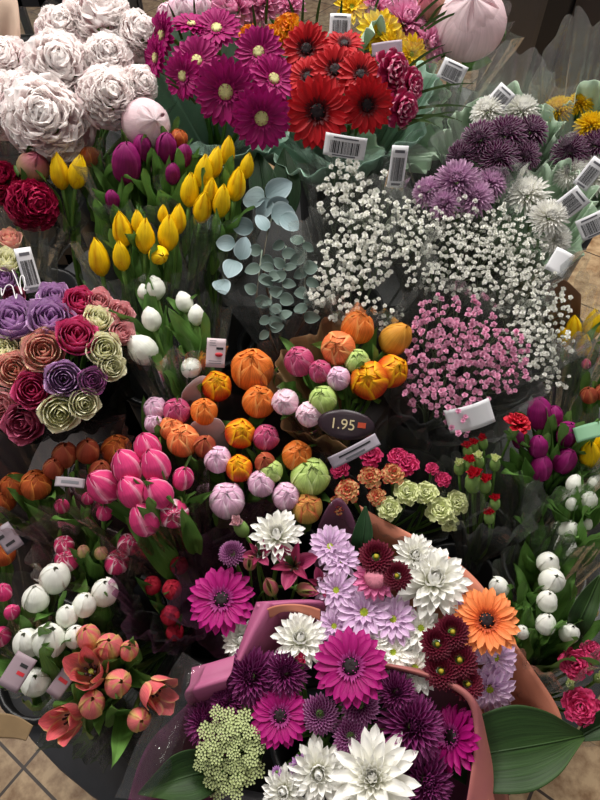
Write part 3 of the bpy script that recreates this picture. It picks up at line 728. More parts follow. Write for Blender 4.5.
def frame(z, spin=0.0):
    z = z.normalized()
    return z.to_track_quat('Z', 'Y').to_matrix().to_4x4() @ Matrix.Rotation(spin, 4, 'Z')

def bez(p0, p1, p2, n=8):
    return [p0 * ((1 - t) ** 2) + p1 * (2 * t * (1 - t)) + p2 * (t * t) for t in (i / n for i in range(n + 1))]

def flower(key, px, py, wpx, axis, root, lift, label, group=None, spin=None, leaves=None, scale_k=1.0):
    k = K[key]
    v = rnd.randrange(k['variants'])
    if v not in k['cache']: k['cache'][v] = k['tmpl'](v)
    parts, H = k['cache'][v]
    c = P(px, py, lift)
    size = wpx * m_per_px(px, py, lift) * scale_k * (0.92 if k['name'] == 'tulip' else 1.0)
    base = c - axis * (H * 0.5 * size)
    sp = rnd.uniform(0, 2 * PI) if spin is None else spin
    M = Matrix.Translation(base) @ frame(axis, sp) @ Matrix.Scale(size, 4)
    e = link(k['name'], None)
    e.empty_display_size = 0.02
    e.matrix_world = M
    tag(e, label, k['cat'], group)
    for name, me, ml, subs in parts:
        o = link(name, me, e, ml)
        for sn, sme in subs: link(sn, sme, o)
    Mi = M.inverted()
    mid = base - axis * min(0.10, (root - base).length * 0.45)
    root = root + Vector((rnd.uniform(-.022, .022), rnd.uniform(-.022, .022), rnd.uniform(-.01, .01)))
    pts = [Mi @ q for q in bez(base + axis * 0.002, mid, root, 8)]
    mb = MB(); mb.tube(pts, k['stem'] / size, None, 6)
    link('stem', mb.mesh('stem', M_STEM), e)
    nleaf = k['leaf'] if leaves is None else leaves
    for i in range(nleaf):
        ll = k['ll'] * rnd.uniform(0.85, 1.15); lw = k['lw'] * rnd.uniform(0.8, 1.25)
        s0 = 0.15 if k['ll'] > 0.1 else 0.25
        at = base.lerp(mid, s0) + (mid - base).normalized() * (ll * (0.62 if k['ll'] > 0.1 else 0.1))
        ax = (axis * 0.8 + Vector((0, 0, 0.3)) + Vector((rnd.uniform(-.25, .25), rnd.uniform(-.25, .25), 0))).normalized()
        ML = Mi @ Matrix.Translation(at) @ frame(ax, rnd.uniform(0, 6.28)) @ Matrix.Diagonal((ll, ll * (lw / ll) / 0.3, ll, 1))
        link('leaf', leaf_mesh(rnd.randrange(3), k['leafmat'] or M_LEAF), e, ML)
    return e

ORD = ['first', 'second', 'third', 'fourth', 'fifth', 'sixth', 'seventh', 'eighth', 'ninth', 'tenth', 'eleventh', 'twelfth', 'thirteenth', 'fourteenth', 'fifteenth', 'sixteenth', 'seventeenth', 'eighteenth', 'nineteenth', 'twentieth']
def places(items):
    """Words that set each of several alike apart; items: [(px, py)]."""
    n = len(items)
    if n == 1: return ['']
    xs, ys = [i[0] for i in items], [i[1] for i in items]
    horiz = (max(xs) - min(xs)) >= (max(ys) - min(ys))
    order = sorted(range(n), key=lambda i: xs[i] if horiz else ys[i])
    out = [''] * n
    for r, i in enumerate(order):
        if n == 2: w = ('the left one of two' if r == 0 else 'the right one of two') if horiz else ('the upper of two' if r == 0 else 'the lower of two')
        elif r == 0: w = 'leftmost' if horiz else 'topmost'
        elif r == n - 1: w = 'rightmost' if horiz else 'lowest'
        else: w = ORD[r] + (' from the left' if horiz else ' from the top')
        out[i] = w
    return out

BOUQ = {}
def bouquet(name, ctx, flowers, ax=(0, 0.6, 1.0), fan=0.35, L=0.27, lift=0.0, dome=0.02, up=0.6, leaves=None, root_px=None, vary=0.12, k=1.0, root=None):
    cx = sum(f[1] for f in flowers) / len(flowers); cy = sum(f[2] for f in flowers) / len(flowers)
    R = max(12.0, max(math.hypot(f[1] - cx, f[2] - cy) for f in flowers))
    if root_px: c = P(root_px[0], root_px[1], lift)
    else: c = P(cx, cy, lift)
    a0 = facing(c, *ax)
    root = root or c - (a0 + Vector((0, 0, up))).normalized() * L
    BOUQ[name] = dict(c=c, a=a0, root=root, R=R * m_per_px(cx, cy, lift), px=(cx, cy))
    by = {}
    for i, f in enumerate(flowers): by.setdefault(f[0], []).append(i)
    labels = {}
    for key, idx in by.items():
        for i, w in zip(idx, places([flowers[i][1:3] for i in idx])):
            base = K[key]['base']
            labels[i] = (base + (', ' + w if w else ',') + ' ' + ctx).replace(',  ', ' ')
            if not w: labels[i] = base + ' ' + ctx
    for i, f in enumerate(flowers):
        key, px, py, w = f[:4]
        o = f[4] if len(f) > 4 else {}
        dx, dy, cc = o.get('ax', (ax[0] + fan * (px - cx) / R, ax[1] - fan * (py - cy) / R, ax[2]))
        lf = lift + dome * (1 - ((px - cx) ** 2 + (py - cy) ** 2) / (R * R)) + o.get('lift', 0.0)
        p = P(px, py, lf)
        axis = facing(p, dx + rnd.uniform(-vary, vary), dy + rnd.uniform(-vary, vary), cc)
        grp = None
        if len(by[key]) > 1: grp = K[key]['base'] + ' flowers ' + ctx
        flower(key, px, py, w, axis, root, lf, o.get('label', labels[i]), grp, o.get('spin'), o.get('leaves', leaves), k)
    return root

# ------------------------------------------------------------------ the setting
def floor_mat():
    m, N, L = new_mat('floor_tiles')
    tc = N.new('ShaderNodeTexCoord')
    mp = N.new('ShaderNodeMapping')
    mp.vector_type = 'POINT'
    mp.inputs['Rotation'].default_value = (0, 0, math.radians(35.5))
    L.new(tc.outputs['Object'], mp.inputs[0])
    br = N.new('ShaderNodeTexBrick')
    br.offset = 0.0; br.squash = 1.0
    br.inputs['Scale'].default_value = 1.0
    br.inputs['Brick Width'].default_value = 0.30; br.inputs['Row Height'].default_value = 0.30
    br.inputs['Mortar Size'].default_value = 0.0035; br.inputs['Mortar Smooth'].default_value = 0.3
    br.inputs['Color1'].default_value = (1, 1, 1, 1); br.inputs['Color2'].default_value = (0.86, 0.86, 0.86, 1); br.inputs['Mortar'].default_value = (0, 0, 0, 1)
    L.new(mp.outputs[0], br.inputs[0])
    n1 = N.new('ShaderNodeTexNoise'); n1.inputs['Scale'].default_value = 26; n1.inputs['Detail'].default_value = 6; n1.inputs['Roughness'].default_value = 0.62
    L.new(tc.outputs['Object'], n1.inputs['Vector'])
    cr = N.new('ShaderNodeValToRGB'); e = cr.color_ramp.elements
    e[0].position = 0.36; e[0].color = lin('#8c6a48'); e[1].position = 0.62; e[1].color = lin('#c8aa84')
    L.new(n1.outputs[0], cr.inputs[0])
    mu = N.new('ShaderNodeMix'); mu.data_type = 'RGBA'; mu.blend_type = 'MULTIPLY'; mu.inputs[0].default_value = 1
    L.new(cr.outputs[0], mu.inputs[6]); L.new(br.outputs['Color'], mu.inputs[7])
    mx = N.new('ShaderNodeMix'); mx.data_type = 'RGBA'
    L.new(br.outputs['Fac'], mx.inputs[0]); L.new(mu.outputs[2], mx.inputs[6]); mx.inputs[7].default_value = lin('#3a2c24')
    pr = N.new('ShaderNodeBsdfPrincipled'); pr.inputs['Roughness'].default_value = 0.42
    L.new(mx.outputs[2], pr.inputs['Base Color'])
    out = N.new('ShaderNodeOutputMaterial'); L.new(pr.outputs[0], out.inputs[0])
    return m
mb = MB()
mb.poly([(-4.4, -3.8, 0), (5.6, -3.8, 0), (5.6, 6.2, 0), (-4.4, 6.2, 0)])
fl = link('floor', mb.mesh('floor', floor_mat(), False))
fl.location = (-0.59, 0.175, 0)          # a corner where four tiles meet
tag(fl, 'beige mottled stone tiles with dark grout set at an angle', kind='structure')
mb = MB()
mb.poly([(-5, -3.6, 3.15), (-5, 6.4, 3.15), (5, 6.4, 3.15), (5, -3.6, 3.15)])
tag(link('ceiling', mb.mesh('ceiling', plain_mat('ceiling_white', '#d6d4d0', 0.8), False)), 'plain off-white shop ceiling', kind='structure')

M_CHAR = plain_mat('stand_charcoal', '#3b3b3d', 0.45, 0.15, 60, bump=0.05)
M_BLACK = plain_mat('plastic_black', '#131314', 0.5, 0.3, 30)
M_BUCKET = plain_mat('bucket_black', '#0d0d0e', 0.42, 0.3, 20)

# display stand: an oval charcoal drum with a wide lip, an inner tray and a raised back step
SC = Vector((0.0, 0.86, 0))
def oval(a, b, n=72):
    return [(a * math.cos(2 * PI * i / n), b * math.sin(2 * PI * i / n)) for i in range(n)]
def oval_band(mb, rows, n=72):
    b0 = len(mb.v)
    for a, b, z in rows:
        for x, y in oval(a, b, n):
            mb.v.append((x, y, z)); mb.a.append((0, 0, 0))
    for i in range(len(rows) - 1):
        for j in range(n):
            j2 = (j + 1) % n
            mb.f.append((b0 + i * n + j, b0 + i * n + j2, b0 + (i + 1) * n + j2, b0 + (i + 1) * n + j))
st = link('display_stand', None)
st.location = SC
tag(st, 'charcoal oval flower stand whose rim shows above the floor tiles', 'stand')
AX, BY = 0.72, 0.84
mb = MB(); oval_band(mb, [(AX - .06, BY - .06, 0.0), (AX - .03, BY - .03, 0.10), (AX, BY, 0.40), (AX + .012, BY + .012, 0.425), (AX + .01, BY + .01, 0.435), (AX - .06, BY - .06, 0.44), (AX - .07, BY - .07, 0.43), (AX - .08, BY - .08, 0.10)])
link('drum', mb.mesh('drum', M_CHAR), st)
mb = MB(); mb.v = [(x, y, 0.12) for x, y in oval(AX - .075, BY - .075)]; mb.a = [(0, 0, 0)] * 72; mb.f = [tuple(range(72))]
link('tray', mb.mesh('tray', M_BLACK, False), st)
mb = MB(); mb.v = [(x, y, z) for z in (0.12, 0.36) for x, y in [(0.60 * math.cos(PI * i / 24), 0.72 * math.sin(PI * i / 24) - 0.22) for i in range(25)]]
mb.a = [(0, 0, 0)] * 50; mb.f = [tuple(range(25, 50))] + [(i, (i + 1) % 25, 25 + (i + 1) % 25, 25 + i) for i in range(25)]
link('back_step', mb.mesh('back_step', M_BLACK, False), st)
mb = MB(); mb.v = [(x, y, z) for z in (0.36, 0.60) for x, y in [(0.52 * math.cos(PI * i / 24), 0.50 * math.sin(PI * i / 24) + 0.10) for i in range(25)]]
mb.a = [(0, 0, 0)] * 50; mb.f = [tuple(range(25, 50))] + [(i, (i + 1) % 25, 25 + (i + 1) % 25, 25 + i) for i in range(25)]
link('top_step', mb.mesh('top_step', M_BLACK, False), st)

# black cabinet behind, at the right
cb = link('cabinet', None); cb.location = (0.86, 2.40, 0)
tag(cb, 'black cabinet standing on the tiles behind the stand', 'cabinet')
mb = MB(); mb.box((0.75, 0.33, 1.05), (1.5, 0.6, 2.1)); link('body', mb.mesh('body', plain_mat('cabinet_black', '#1b1819', 0.4, 0.2, 12), False), cb)
mb = MB(); mb.box((0.04, 0.005, 1.05), (0.08, 0.05, 2.1)); mb.box((0.75, 0.005, 0.06), (1.4, 0.05, 0.12)); link('frame', mb.mesh('frame', plain_mat('cabinet_frame', '#121112', 0.35), False), cb)
mb = MB(); mb.box((0.79, 0.02, 1.1), (1.36, 0.02, 1.96)); link('door_panel', mb.mesh('door_panel', plain_mat('cabinet_panel', '#231f20', 0.3, 0.2, 8), False), cb)

# black crates stacked behind, at the left
def crate(z, label):
    c = link('plastic_crate', None); c.location = (-0.78, 1.78, z)
    tag(c, label, 'crate', 'stacked black crates')
    w, d, h = 0.62, 0.42, 0.30
    b = MB(); b.box((0, 0, 0.01), (w, d, 0.02)); link('bottom', b.mesh('bottom', M_BLACK, False), c)
    for nm, cx, cy, sx, sy in (('side', 0, -d / 2, w, 0.018), ('side', 0, d / 2, w, 0.018), ('side', -w / 2, 0, 0.018, d), ('side', w / 2, 0, 0.018, d)):
        b = MB(); L_ = max(sx, sy); n = 9
        b.box((cx, cy, 0.05), (sx, sy, 0.10)); b.box((cx, cy, h - 0.04), (sx, sy, 0.08))
        for i in range(n + 1):
            o = -L_ / 2 + L_ * i / n
            b.box((cx + (o if sx > sy else 0), cy + (o if sy > sx else 0), h / 2), (0.02 if sx > sy else sx, 0.02 if sy > sx else sy, h))
        link(nm, b.mesh(nm, plain_mat('crate_black', '#262426', 0.5, 0.2, 20), False), c)
    b = MB(); b.box((0, -d / 2 - .008, h - .015), (w + .03, .03, .03)); b.box((0, d / 2 + .008, h - .015), (w + .03, .03, .03)); b.box((-w / 2 - .008, 0, h - .015), (.03, d, .03)); b.box((w / 2 + .008, 0, h - .015), (.03, d, .03))
    link('rim', b.mesh('rim', M_BLACK, False), c)
for z, l in ((0.0, 'black slotted crate on the tiles, lowest of the stack'), (0.30, 'black slotted crate in the middle of the stack'), (0.60, 'black slotted crate on top of the stack behind the peonies')):
    crate(z, l)

# ------------------------------------------------------------------ flowers, bunch by bunch (pixel of the head, width in pixels)
bouquet('peonies', 'in the white peony bunch', [
    ('pe', 47, 118, 86), ('pe', 110, 96, 60), ('pe', 60, 66, 70), ('pe', 108, 57, 48), ('pe', 100, 16, 70), ('pe', 62, 28, 50),
    ('pe', -6, 100, 66), ('pe', 8, 58, 44), ('pe', 140, 84, 38), ('pe', 138, 34, 46), ('pe', 28, 92, 50), ('pb', 147, 124, 44),
], ax=(0, 0.45, 1), fan=0.45, L=0.28, lift=0.01, dome=0.03, k=1.12)
bouquet('peony_right', 'behind the pink chrysanthemums', [('pb', 470, 22, 72, {'label': 'large pale pink peony bud beside the bear grass', 'ax': (0.15, .6, 1)}), ('pg', 432, 6, 34, {'label': 'green beige peony bud above the pink chrysanthemums'})], ax=(0, 0.6, 1), L=0.28)
bouquet('red_peonies', 'below the white peonies', [('pr', 34, 204, 56), ('pr', 0, 180, 48), ('pg', 34, 166, 32)], ax=(0.1, 0.5, 1), L=0.27, lift=0.0)
bouquet('yellow_pair', 'under the white peonies', [('yt', 59, 171, 21), ('yt', 78, 172, 20)], ax=(0.0, 1.5, 1), L=0.25)
bouquet('purple_left', 'in the upper purple bunch', [
    ('pu', 127, 164, 33), ('pu', 142, 148, 22), ('pu', 166, 148, 24), ('pu', 184, 156, 18), ('pu', 173, 174, 17), ('pu', 112, 200, 16), ('dd', 179, 138, 20), ('dd', 90, 156, 22),
], ax=(0, 1.1, 1), fan=0.2, L=0.26, leaves=5, lift=-0.01, k=0.92)
bouquet('yellow_upper', 'in the upper yellow bunch', [
    ('yt', 190, 190, 20), ('yt', 204, 172, 20), ('yt', 215, 162, 18), ('yt', 228, 151, 17), ('yt', 247, 166, 15), ('yt', 237, 184, 20), ('yt', 211, 191, 16), ('yt', 203, 207, 20), ('yt', 222, 201, 20),
], ax=(0.2, 1.5, 1), fan=0.15, L=0.25, lift=0.02)
bouquet('yellow_lower', 'in the lower yellow bunch', [
    ('yt', 99, 257, 23, {'ax': (-.35, 1.5, 1)}), ('yt', 122, 229, 21), ('yt', 121, 256, 18), ('yt', 138, 222, 14), ('yt', 145, 236, 21), ('yt', 168, 233, 22), ('yt', 178, 219, 18), ('yt', 163, 214, 11), ('yt', 159, 255, 21, {'ax': (0.1, -.1, 1)}),
], ax=(-0.1, 1.5, 1), fan=0.2, L=0.25, lift=0.02)
bouquet('white_sleeve', 'in the sleeve of white tulips', [
    ('wt', 142, 350, 28, {'ax': (-.5, .5, .5)}), ('wt', 151, 319, 20, {'ax': (-.4, 1.0, .5)}), ('wt', 155, 288, 19), ('wt', 144, 292, 13), ('wt', 184, 302, 17, {'ax': (-.4, 1.2, .5)}), ('wt', 196, 315, 17), ('wt', 191, 368, 21, {'ax': (0, -.1, 1)}),
], ax=(-0.2, 1.1, 0.5), fan=0.2, L=0.24, leaves=2, lift=0.01, k=1.05)
bouquet('roses', 'in the rose bouquet', [
    ('rl', 14, 322, 44), ('rl', 51, 321, 44), ('rl', 54, 299, 32), ('rm', 80, 303, 32), ('rk', 99, 303, 28), ('rc', 97, 320, 28), ('rm', 77, 338, 40), ('rk', 120, 314, 26), ('rk', 121, 334, 26),
    ('rc', 104, 350, 34), ('rc', 111, 367, 28), ('rp', 44, 352, 42), ('rp', 16, 371, 38), ('rc', 4, 352, 30), ('rm', 33, 391, 38), ('rl', 64, 379, 36), ('ri', 92, 381, 28), ('rc', 84, 403, 30), ('rc', 60, 412, 38), ('rd', 25, 422, 40), ('rk', 3, 404, 34),
], ax=(0, 0.25, 1), fan=0.45, L=0.25, lift=0.02, dome=0.04, k=1.14)
bouquet('roses_behind', 'in the lettered sleeve', [('rc', 6, 262, 30), ('rp', 10, 240, 26), ('rl', 4, 280, 28), ('rd', 14, 296, 24)], ax=(-.1, 0.5, 1), fan=0.3, L=0.25, lift=0.0)
bouquet('doubles', 'in the kraft collared bunch', [
    ('ds', 338, 348, 36, {'ax': (-.1, .2, 1)}), ('do', 358, 327, 34, {'ax': (.3, .9, 1)}), ('oc', 396, 339, 33, {'ax': (.8, .8, 1)}), ('fl', 369, 380, 40, {'ax': (-.1, .3, 1)}), ('fl', 392, 371, 34, {'ax': (.4, .5, 1)}), ('gd', 357, 361, 26),
    ('ra', 299, 361, 31, {'ax': (-.3, .5, 1)}), ('ra', 320, 371, 24), ('li', 338, 378, 25, {'ax': (-.2, .4, 1)}), ('gd', 323, 399, 29, {'ax': (-.2, .5, 1)}), ('pp', 285, 402, 28, {'ax': (-.1, .1, 1)}), ('pp', 309, 414, 27, {'ax': (-.1, .1, 1)}),
], ax=(0, 0.6, 1), fan=0.3, L=0.25, lift=0.03)
bouquet('doubles_low', 'in the loose mixed tulips', [
    ('do', 252, 369, 44, {'ax': (-.2, .6, 1)}), ('do', 259, 401, 34), ('fl', 217, 386, 31, {'ax': (0, .5, 1)}), ('do', 204, 411, 28), ('fl', 240, 433, 31, {'ax': (.1, .4, 1)}), ('fl', 239, 468, 28), ('ra', 266, 437, 27), ('do', 297, 455, 31),
    ('li', 261, 483, 28, {'ax': (0, .5, 1)}), ('gd', 271, 471, 25), ('gd', 310, 476, 40), ('li', 286, 496, 29), ('gr', 307, 508, 32, {'ax': (0, .4, 1)}), ('li', 227, 500, 37), ('li', 218, 459, 28), ('br', 205, 446, 24), ('ds', 183, 440, 34), ('ds', 172, 428, 26), ('ra', 177, 411, 28), ('li', 155, 408, 24), ('li', 154, 423, 20), ('br', 265, 462, 22),
], ax=(0, 0.5, 1), fan=0.25, L=0.25, lift=0.0, dome=0.015)
bouquet('pink', 'in the bright pink bunch', [
    ('pt', 147, 448, 29, {'ax': (-.35, .9, .65)}), ('pt', 127, 467, 33), ('pt', 155, 466, 32), ('pt', 103, 486, 33, {'ax': (-.6, .5, .65)}), ('pt', 132, 492, 31), ('pt', 158, 493, 31), ('pt', 183, 478, 23, {'ax': (.1, .9, 1)}), ('pt', 144, 519, 32), ('pw', 174, 514, 30, {'ax': (.1, .1, 1)}),
], ax=(-0.5, 0.9, .65), fan=0.15, L=0.25, lift=0.03, leaves=2)
bouquet('pink_low', 'in the dim pink bunch', [
    ('pw', 64, 545, 20), ('pw', 67, 559, 25), ('gp', 83, 551, 13), ('gp', 101, 553, 14), ('pw', 129, 544, 23), ('pw', 117, 562, 25), ('pt', 104, 513, 16), ('pt', 62, 506, 15), ('pt', 88, 498, 13),
], ax=(-.1, 0.7, 1), fan=0.2, L=0.22, leaves=2, lift=-0.01)
bouquet('orange_dark', 'in the dim orange bunch', [
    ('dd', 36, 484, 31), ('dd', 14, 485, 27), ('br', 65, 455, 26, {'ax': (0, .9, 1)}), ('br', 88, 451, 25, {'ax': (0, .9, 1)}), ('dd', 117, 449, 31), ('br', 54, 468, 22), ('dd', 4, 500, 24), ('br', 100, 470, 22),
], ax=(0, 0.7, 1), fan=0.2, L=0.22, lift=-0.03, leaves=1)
bouquet('edge_left', 'at the left edge beside the white tulips', [('pc', 3, 592, 18), ('pc', 12, 612, 16), ('dd', 3, 554, 24), ('pc', 1, 636, 20)], ax=(-.1, 0.6, 1), L=0.22, leaves=2)
bouquet('white_low', 'in the plump white bunch', [
    ('wg', 55, 578, 31, {'ax': (.1, .7, 1)}), ('wg', 36, 598, 27), ('wg', 105, 592, 28, {'ax': (.1, 0.8, 1)}), ('wg', 84, 605, 24), ('wg', 67, 616, 22), ('wg', 75, 636, 22), ('wg', 50, 640, 35, {'ax': (.2, 0.7, 1)}), ('wg', 27, 643, 29, {'ax': (-.3, 0.7, 1)}), ('wg', 35, 682, 29, {'ax': (-.1, 0.3, 1)}),
], ax=(0.05, 0.8, .75), fan=0.25, lift=0.01, leaves=2, root=P(80, 640) - Vector((-.03, -.06, .24)))
bouquet('salmon', 'in the salmon bunch', [
    ('sa', 88, 637, 25, {'ax': (-.4, .7, 1)}), ('sa', 110, 646, 27, {'ax': (0, .5, 1)}), ('sa', 129, 650, 20), ('so', 90, 670, 46, {'ax': (-.3, .35, 1)}), ('sa', 118, 683, 28, {'ax': (.1, .2, 1)}), ('sa', 92, 704, 27), ('so', 67, 720, 40, {'ax': (-.6, -.3, 1)}), ('so', 156, 692, 40, {'ax': (.5, -.4, 1)}), ('sa', 139, 720, 24, {'ax': (.1, -.2, 1)}),
], ax=(0, 0.5, .9), fan=0.25, L=0.20, lift=0.03, leaves=2, root=BOUQ['white_low']['root'] + Vector((.05, .02, 0)))
bouquet('ranunculus', 'between the pink tulips and the magenta gerbera', [
    ('rn', 152, 585, 19), ('rn', 172, 589, 20), ('rn', 170, 615, 20), ('rn', 175, 632, 18), ('rn', 179, 565, 19),
], ax=(0, 0.4, 1), L=0.20, lift=-0.02)
bouquet('gerbera_mauve', 'in the mauve wrapped bouquet', [
    ('gm', 222, 600, 72, {'ax': (-.15, .15, 1), 'label': 'magenta gerbera beside the dark red tulips, apart from the other gerberas'}), ('mw', 277, 536, 62), ('al', 294, 566, 52, {'ax': (0, .1, 1)}), ('ab', 270, 586, 15, {'ax': (-.3, .7, 1)}), ('ab', 250, 562, 14), ('ab', 307, 590, 14, {'ax': (.8, -.2, 1)}), ('ck', 241, 528, 15, {'ax': (-.5, .7, 1)}), ('mw', 242, 640, 46), ('al', 320, 585, 34), ('al', 258, 556, 32), ('mb', 232, 553, 30),
], ax=(0, 0.3, 1), fan=0.25, L=0.22, lift=0.02)
bouquet('lilac', 'in the coral wrapped bouquet', [
    ('ld', 330, 546, 46), ('ld', 341, 560, 40), ('ld', 336, 590, 46), ('ld', 364, 612, 60, {'ax': (-.1, .1, 1)}), ('ld', 393, 619, 50), ('ld', 334, 626, 40), ('mm', 376, 557, 36, {'lift': .022}), ('mm', 397, 576, 30, {'lift': .022}), ('mw', 433, 582, 74), ('mw', 415, 556, 46),
    ('pd', 375, 578, 44, {'ax': (0, .1, 1), 'lift': .012}), ('wd', 421, 628, 46, {'ax': (.1, 0, 1)}), ('wd', 415, 668, 50), ('wd', 393, 652, 44), ('mm', 452, 632, 35, {'lift': .022}), ('mm', 437, 644, 34, {'lift': .022}), ('mm', 459, 660, 37, {'lift': .022}), ('mm', 441, 671, 36, {'lift': .022}), ('mm', 467, 684, 34, {'lift': .022}),
    ('go', 486, 621, 64, {'ax': (.25, .05, 1), 'lift': 0.02}), ('ld', 496, 658, 46), ('ld', 490, 690, 54, {'ax': (.1, -.5, 1)}), ('ld', 462, 610, 34, {'lift': -.02}), ('ld', 482, 645, 36), ('wd', 372, 642, 40),
], ax=(0.05, 0.15, 1), fan=0.3, L=0.24, lift=0.03, dome=0.02, k=1.1)
bouquet('front', 'in the pink wrapped front bouquet', [
    ('gm', 351, 667, 76, {'ax': (0, .2, 1), 'lift': 0.015}), ('gm', 280, 716, 60, {'ax': (-.1, .1, 1), 'spin': 0.4}), ('gm', 453, 738, 66, {'ax': (-.75, .3, 0.7)}), ('mw', 300, 640, 60), ('mw', 318, 772, 66), ('ms', 372, 778, 104, {'ax': (0, .2, 1), 'lift': .02}), ('mw', 285, 790, 50),
    ('mp', 252, 676, 62), ('mp', 286, 672, 50), ('mp', 206, 722, 48), ('mp', 411, 726, 72), ('mp', 424, 780, 66), ('mp', 396, 692, 44), ('mp', 228, 700, 44),
    ('mb', 320, 714, 40), ('mb', 360, 704, 42), ('mb', 351, 736, 40), ('sc', 302, 768, 27), ('sc', 277, 772, 12), ('cm', 300, 664, 12, {'ax': (0, .8, 1)}),
], ax=(0, 0.0, 1), fan=0.35, L=0.22, lift=0.045, dome=0.025, k=1.05)
bouquet('carnations_mid', 'in the mixed small carnations', [
    ('ch', 371, 457, 28), ('ch', 407, 465, 28), ('ch', 398, 458, 24), ('ch', 443, 480, 19), ('ch', 432, 469, 16), ('cf', 348, 492, 30), ('cf', 370, 478, 28), ('cf', 393, 475, 28), ('cf', 377, 497, 22),
    ('cg', 407, 493, 30), ('cg', 426, 494, 28), ('cg', 440, 511, 32), ('cg', 456, 503, 28), ('cg', 389, 509, 28), ('cg', 449, 523, 22), ('ch', 340, 470, 22), ('cf', 338, 505, 22),
], ax=(0, 0.4, 1), fan=0.25, L=0.24, lift=-0.01)
bouquet('carnations_red', 'in the red carnation bunch', [
    ('cr', 517, 424, 30, {'ax': (.3, .75, .6), 'lift': .03}), ('cb', 468, 451, 11), ('cb', 483, 443, 10), ('cb', 469, 465, 12), ('cb', 473, 482, 17), ('cb', 495, 503, 11), ('cb', 489, 517, 11), ('cB', 495, 464, 11), ('cB', 479, 461, 11), ('cB', 459, 468, 11), ('cb', 474, 447, 10), ('cb', 485, 485, 13),
], ax=(0, 0.95, 1), fan=0.15, L=0.26, lift=0.0)
bouquet('purple_right', 'in the right purple bunch', [
    ('pu', 540, 414, 22), ('pu', 554, 417, 15), ('pu', 538, 447, 16), ('pu', 541, 468, 19), ('pu', 568, 434, 20, {'ax': (.3, .7, 1)}), ('pu', 565, 461, 19, {'ax': (.6, .6, 1)}), ('pu', 519, 440, 12),
], ax=(0.1, 1.0, .7), fan=0.2, L=0.26, leaves=4, lift=0.0, k=1.18)
bouquet('white_right', 'in the white bunch at the right', [
    ('wt', 575, 484, 18), ('wt', 572, 504, 13), ('wt', 589, 500, 17), ('wt', 568, 530, 21, {'ax': (.6, .6, 1)}), ('wt', 587, 524, 11), ('wt', 595, 482, 14),
], ax=(0.3, 0.9, .6), fan=0.2, L=0.25, leaves=4)
bouquet('white_right_low', 'in the lower white bunch at the right', [
    ('wg', 548, 563, 23, {'ax': (.3, .3, 1)}), ('wg', 552, 580, 26, {'ax': (.4, .3, 1)}), ('wg', 547, 601, 21), ('wg', 546, 624, 21), ('wg', 569, 633, 20), ('wg', 499, 587, 21, {'ax': (-.3, .5, 1)}), ('wg', 522, 632, 14), ('gp', 590, 610, 16),
], ax=(0.25, 0.7, .8), fan=0.25, L=0.24, leaves=4)
bouquet('yellow_right', 'under film at the right edge', [('yt', 574, 328, 17), ('yt', 593, 324, 19), ('yt', 564, 336, 14), ('yt', 584, 345, 16)], ax=(0.1, 1.4, 1), L=0.26, lift=-0.03)
bouquet('yellow_right_low', 'beside the right purple bunch', [('yt', 590, 454, 22), ('yt', 600, 440, 20)], ax=(0.1, .9, 1), L=0.24)
bouquet('salmon_right', 'at the right edge above the purple tulips', [('br', 589, 395, 17), ('br', 602, 392, 16), ('pc', 586, 364, 10)], ax=(0.1, 1.0, 1), L=0.25, leaves=2, lift=-.01)
bouquet('carnations_right', 'at the lower right edge', [
    ('ch', 576, 664, 36, {'ax': (0, .1, 1)}), ('ch', 591, 652, 26), ('ch', 580, 706, 40, {'ax': (0, 0, 1)}), ('ch', 598, 715, 30), ('cB', 589, 667, 9), ('cB', 570, 685, 9), ('cB', 583, 719, 8), ('cB', 598, 678, 9),
], ax=(0.1, 0.2, 1), fan=0.3, L=0.22, lift=0.0, root=BOUQ['white_right_low']['root'] + Vector((.03, -.02, 0)))
bouquet('gerbera_magenta', 'in the dark magenta bunch', [
    ('gk', 226, 92, 62, {'ax': (-.1, .0, 1), 'lift': .03}), ('gk', 261, 118, 58, {'ax': (.1, -.15, 1), 'lift': .035}), ('gk', 259, 53, 48, {'ax': (0, .4, 1)}), ('gk', 273, 80, 48, {'ax': (.2, .4, 1)}), ('gk', 197, 62, 48, {'ax': (-.2, .5, 1)}), ('gk', 217, 30, 46, {'ax': (0, .7, 1)}), ('gk', 163, 36, 42, {'ax': (-.9, .3, .8)}), ('gk', 184, 76, 42, {'ax': (-.5, .1, 1)}), ('gk', 157, 58, 40, {'ax': (-1, .1, .7)}), ('gk', 192, 26, 40, {'ax': (-.2, .9, .9)}),
], ax=(0, 0.5, 1), fan=0.3, L=0.27, lift=0.02, k=1.12)
bouquet('gerbera_red', 'in the red bunch', [
    ('gR', 318, 112, 68, {'ax': (-.05, -.05, 1), 'lift': .03}), ('gR', 367, 105, 54, {'ax': (.15, -.1, 1), 'lift': .025}), ('gR', 335, 71, 52, {'ax': (0, .5, 1)}), ('gR', 307, 50, 52, {'ax': (-.1, .3, 1)}), ('gR', 360, 76, 48, {'ax': (.3, .4, 1)}), ('gR', 308, 78, 44), ('gR', 344, 45, 40, {'ax': (0, .9, 1)}),
    ('cp', 390, 72, 44, {'ax': (.5, .2, 1)}), ('cp', 408, 86, 36, {'ax': (.9, 0, 1)}), ('cp', 400, 108, 40, {'ax': (.7, -.2, 1)}),
], ax=(0, 0.5, 1), fan=0.3, L=0.27, lift=0.02, k=1.07)
bouquet('carnation_yellow', 'behind the red gerberas', [('cy', 288, 30, 36), ('cy', 272, 40, 34), ('cy', 296, 44, 28), ('cy', 250, 38, 30), ('yd', 380, 32, 52), ('yd', 412, 54, 40, {'ax': (.5, .2, 1)}), ('yd', 352, 6, 40), ('yd', 395, 44, 36)], ax=(0, 0.5, 1), L=0.27, lift=-0.01)
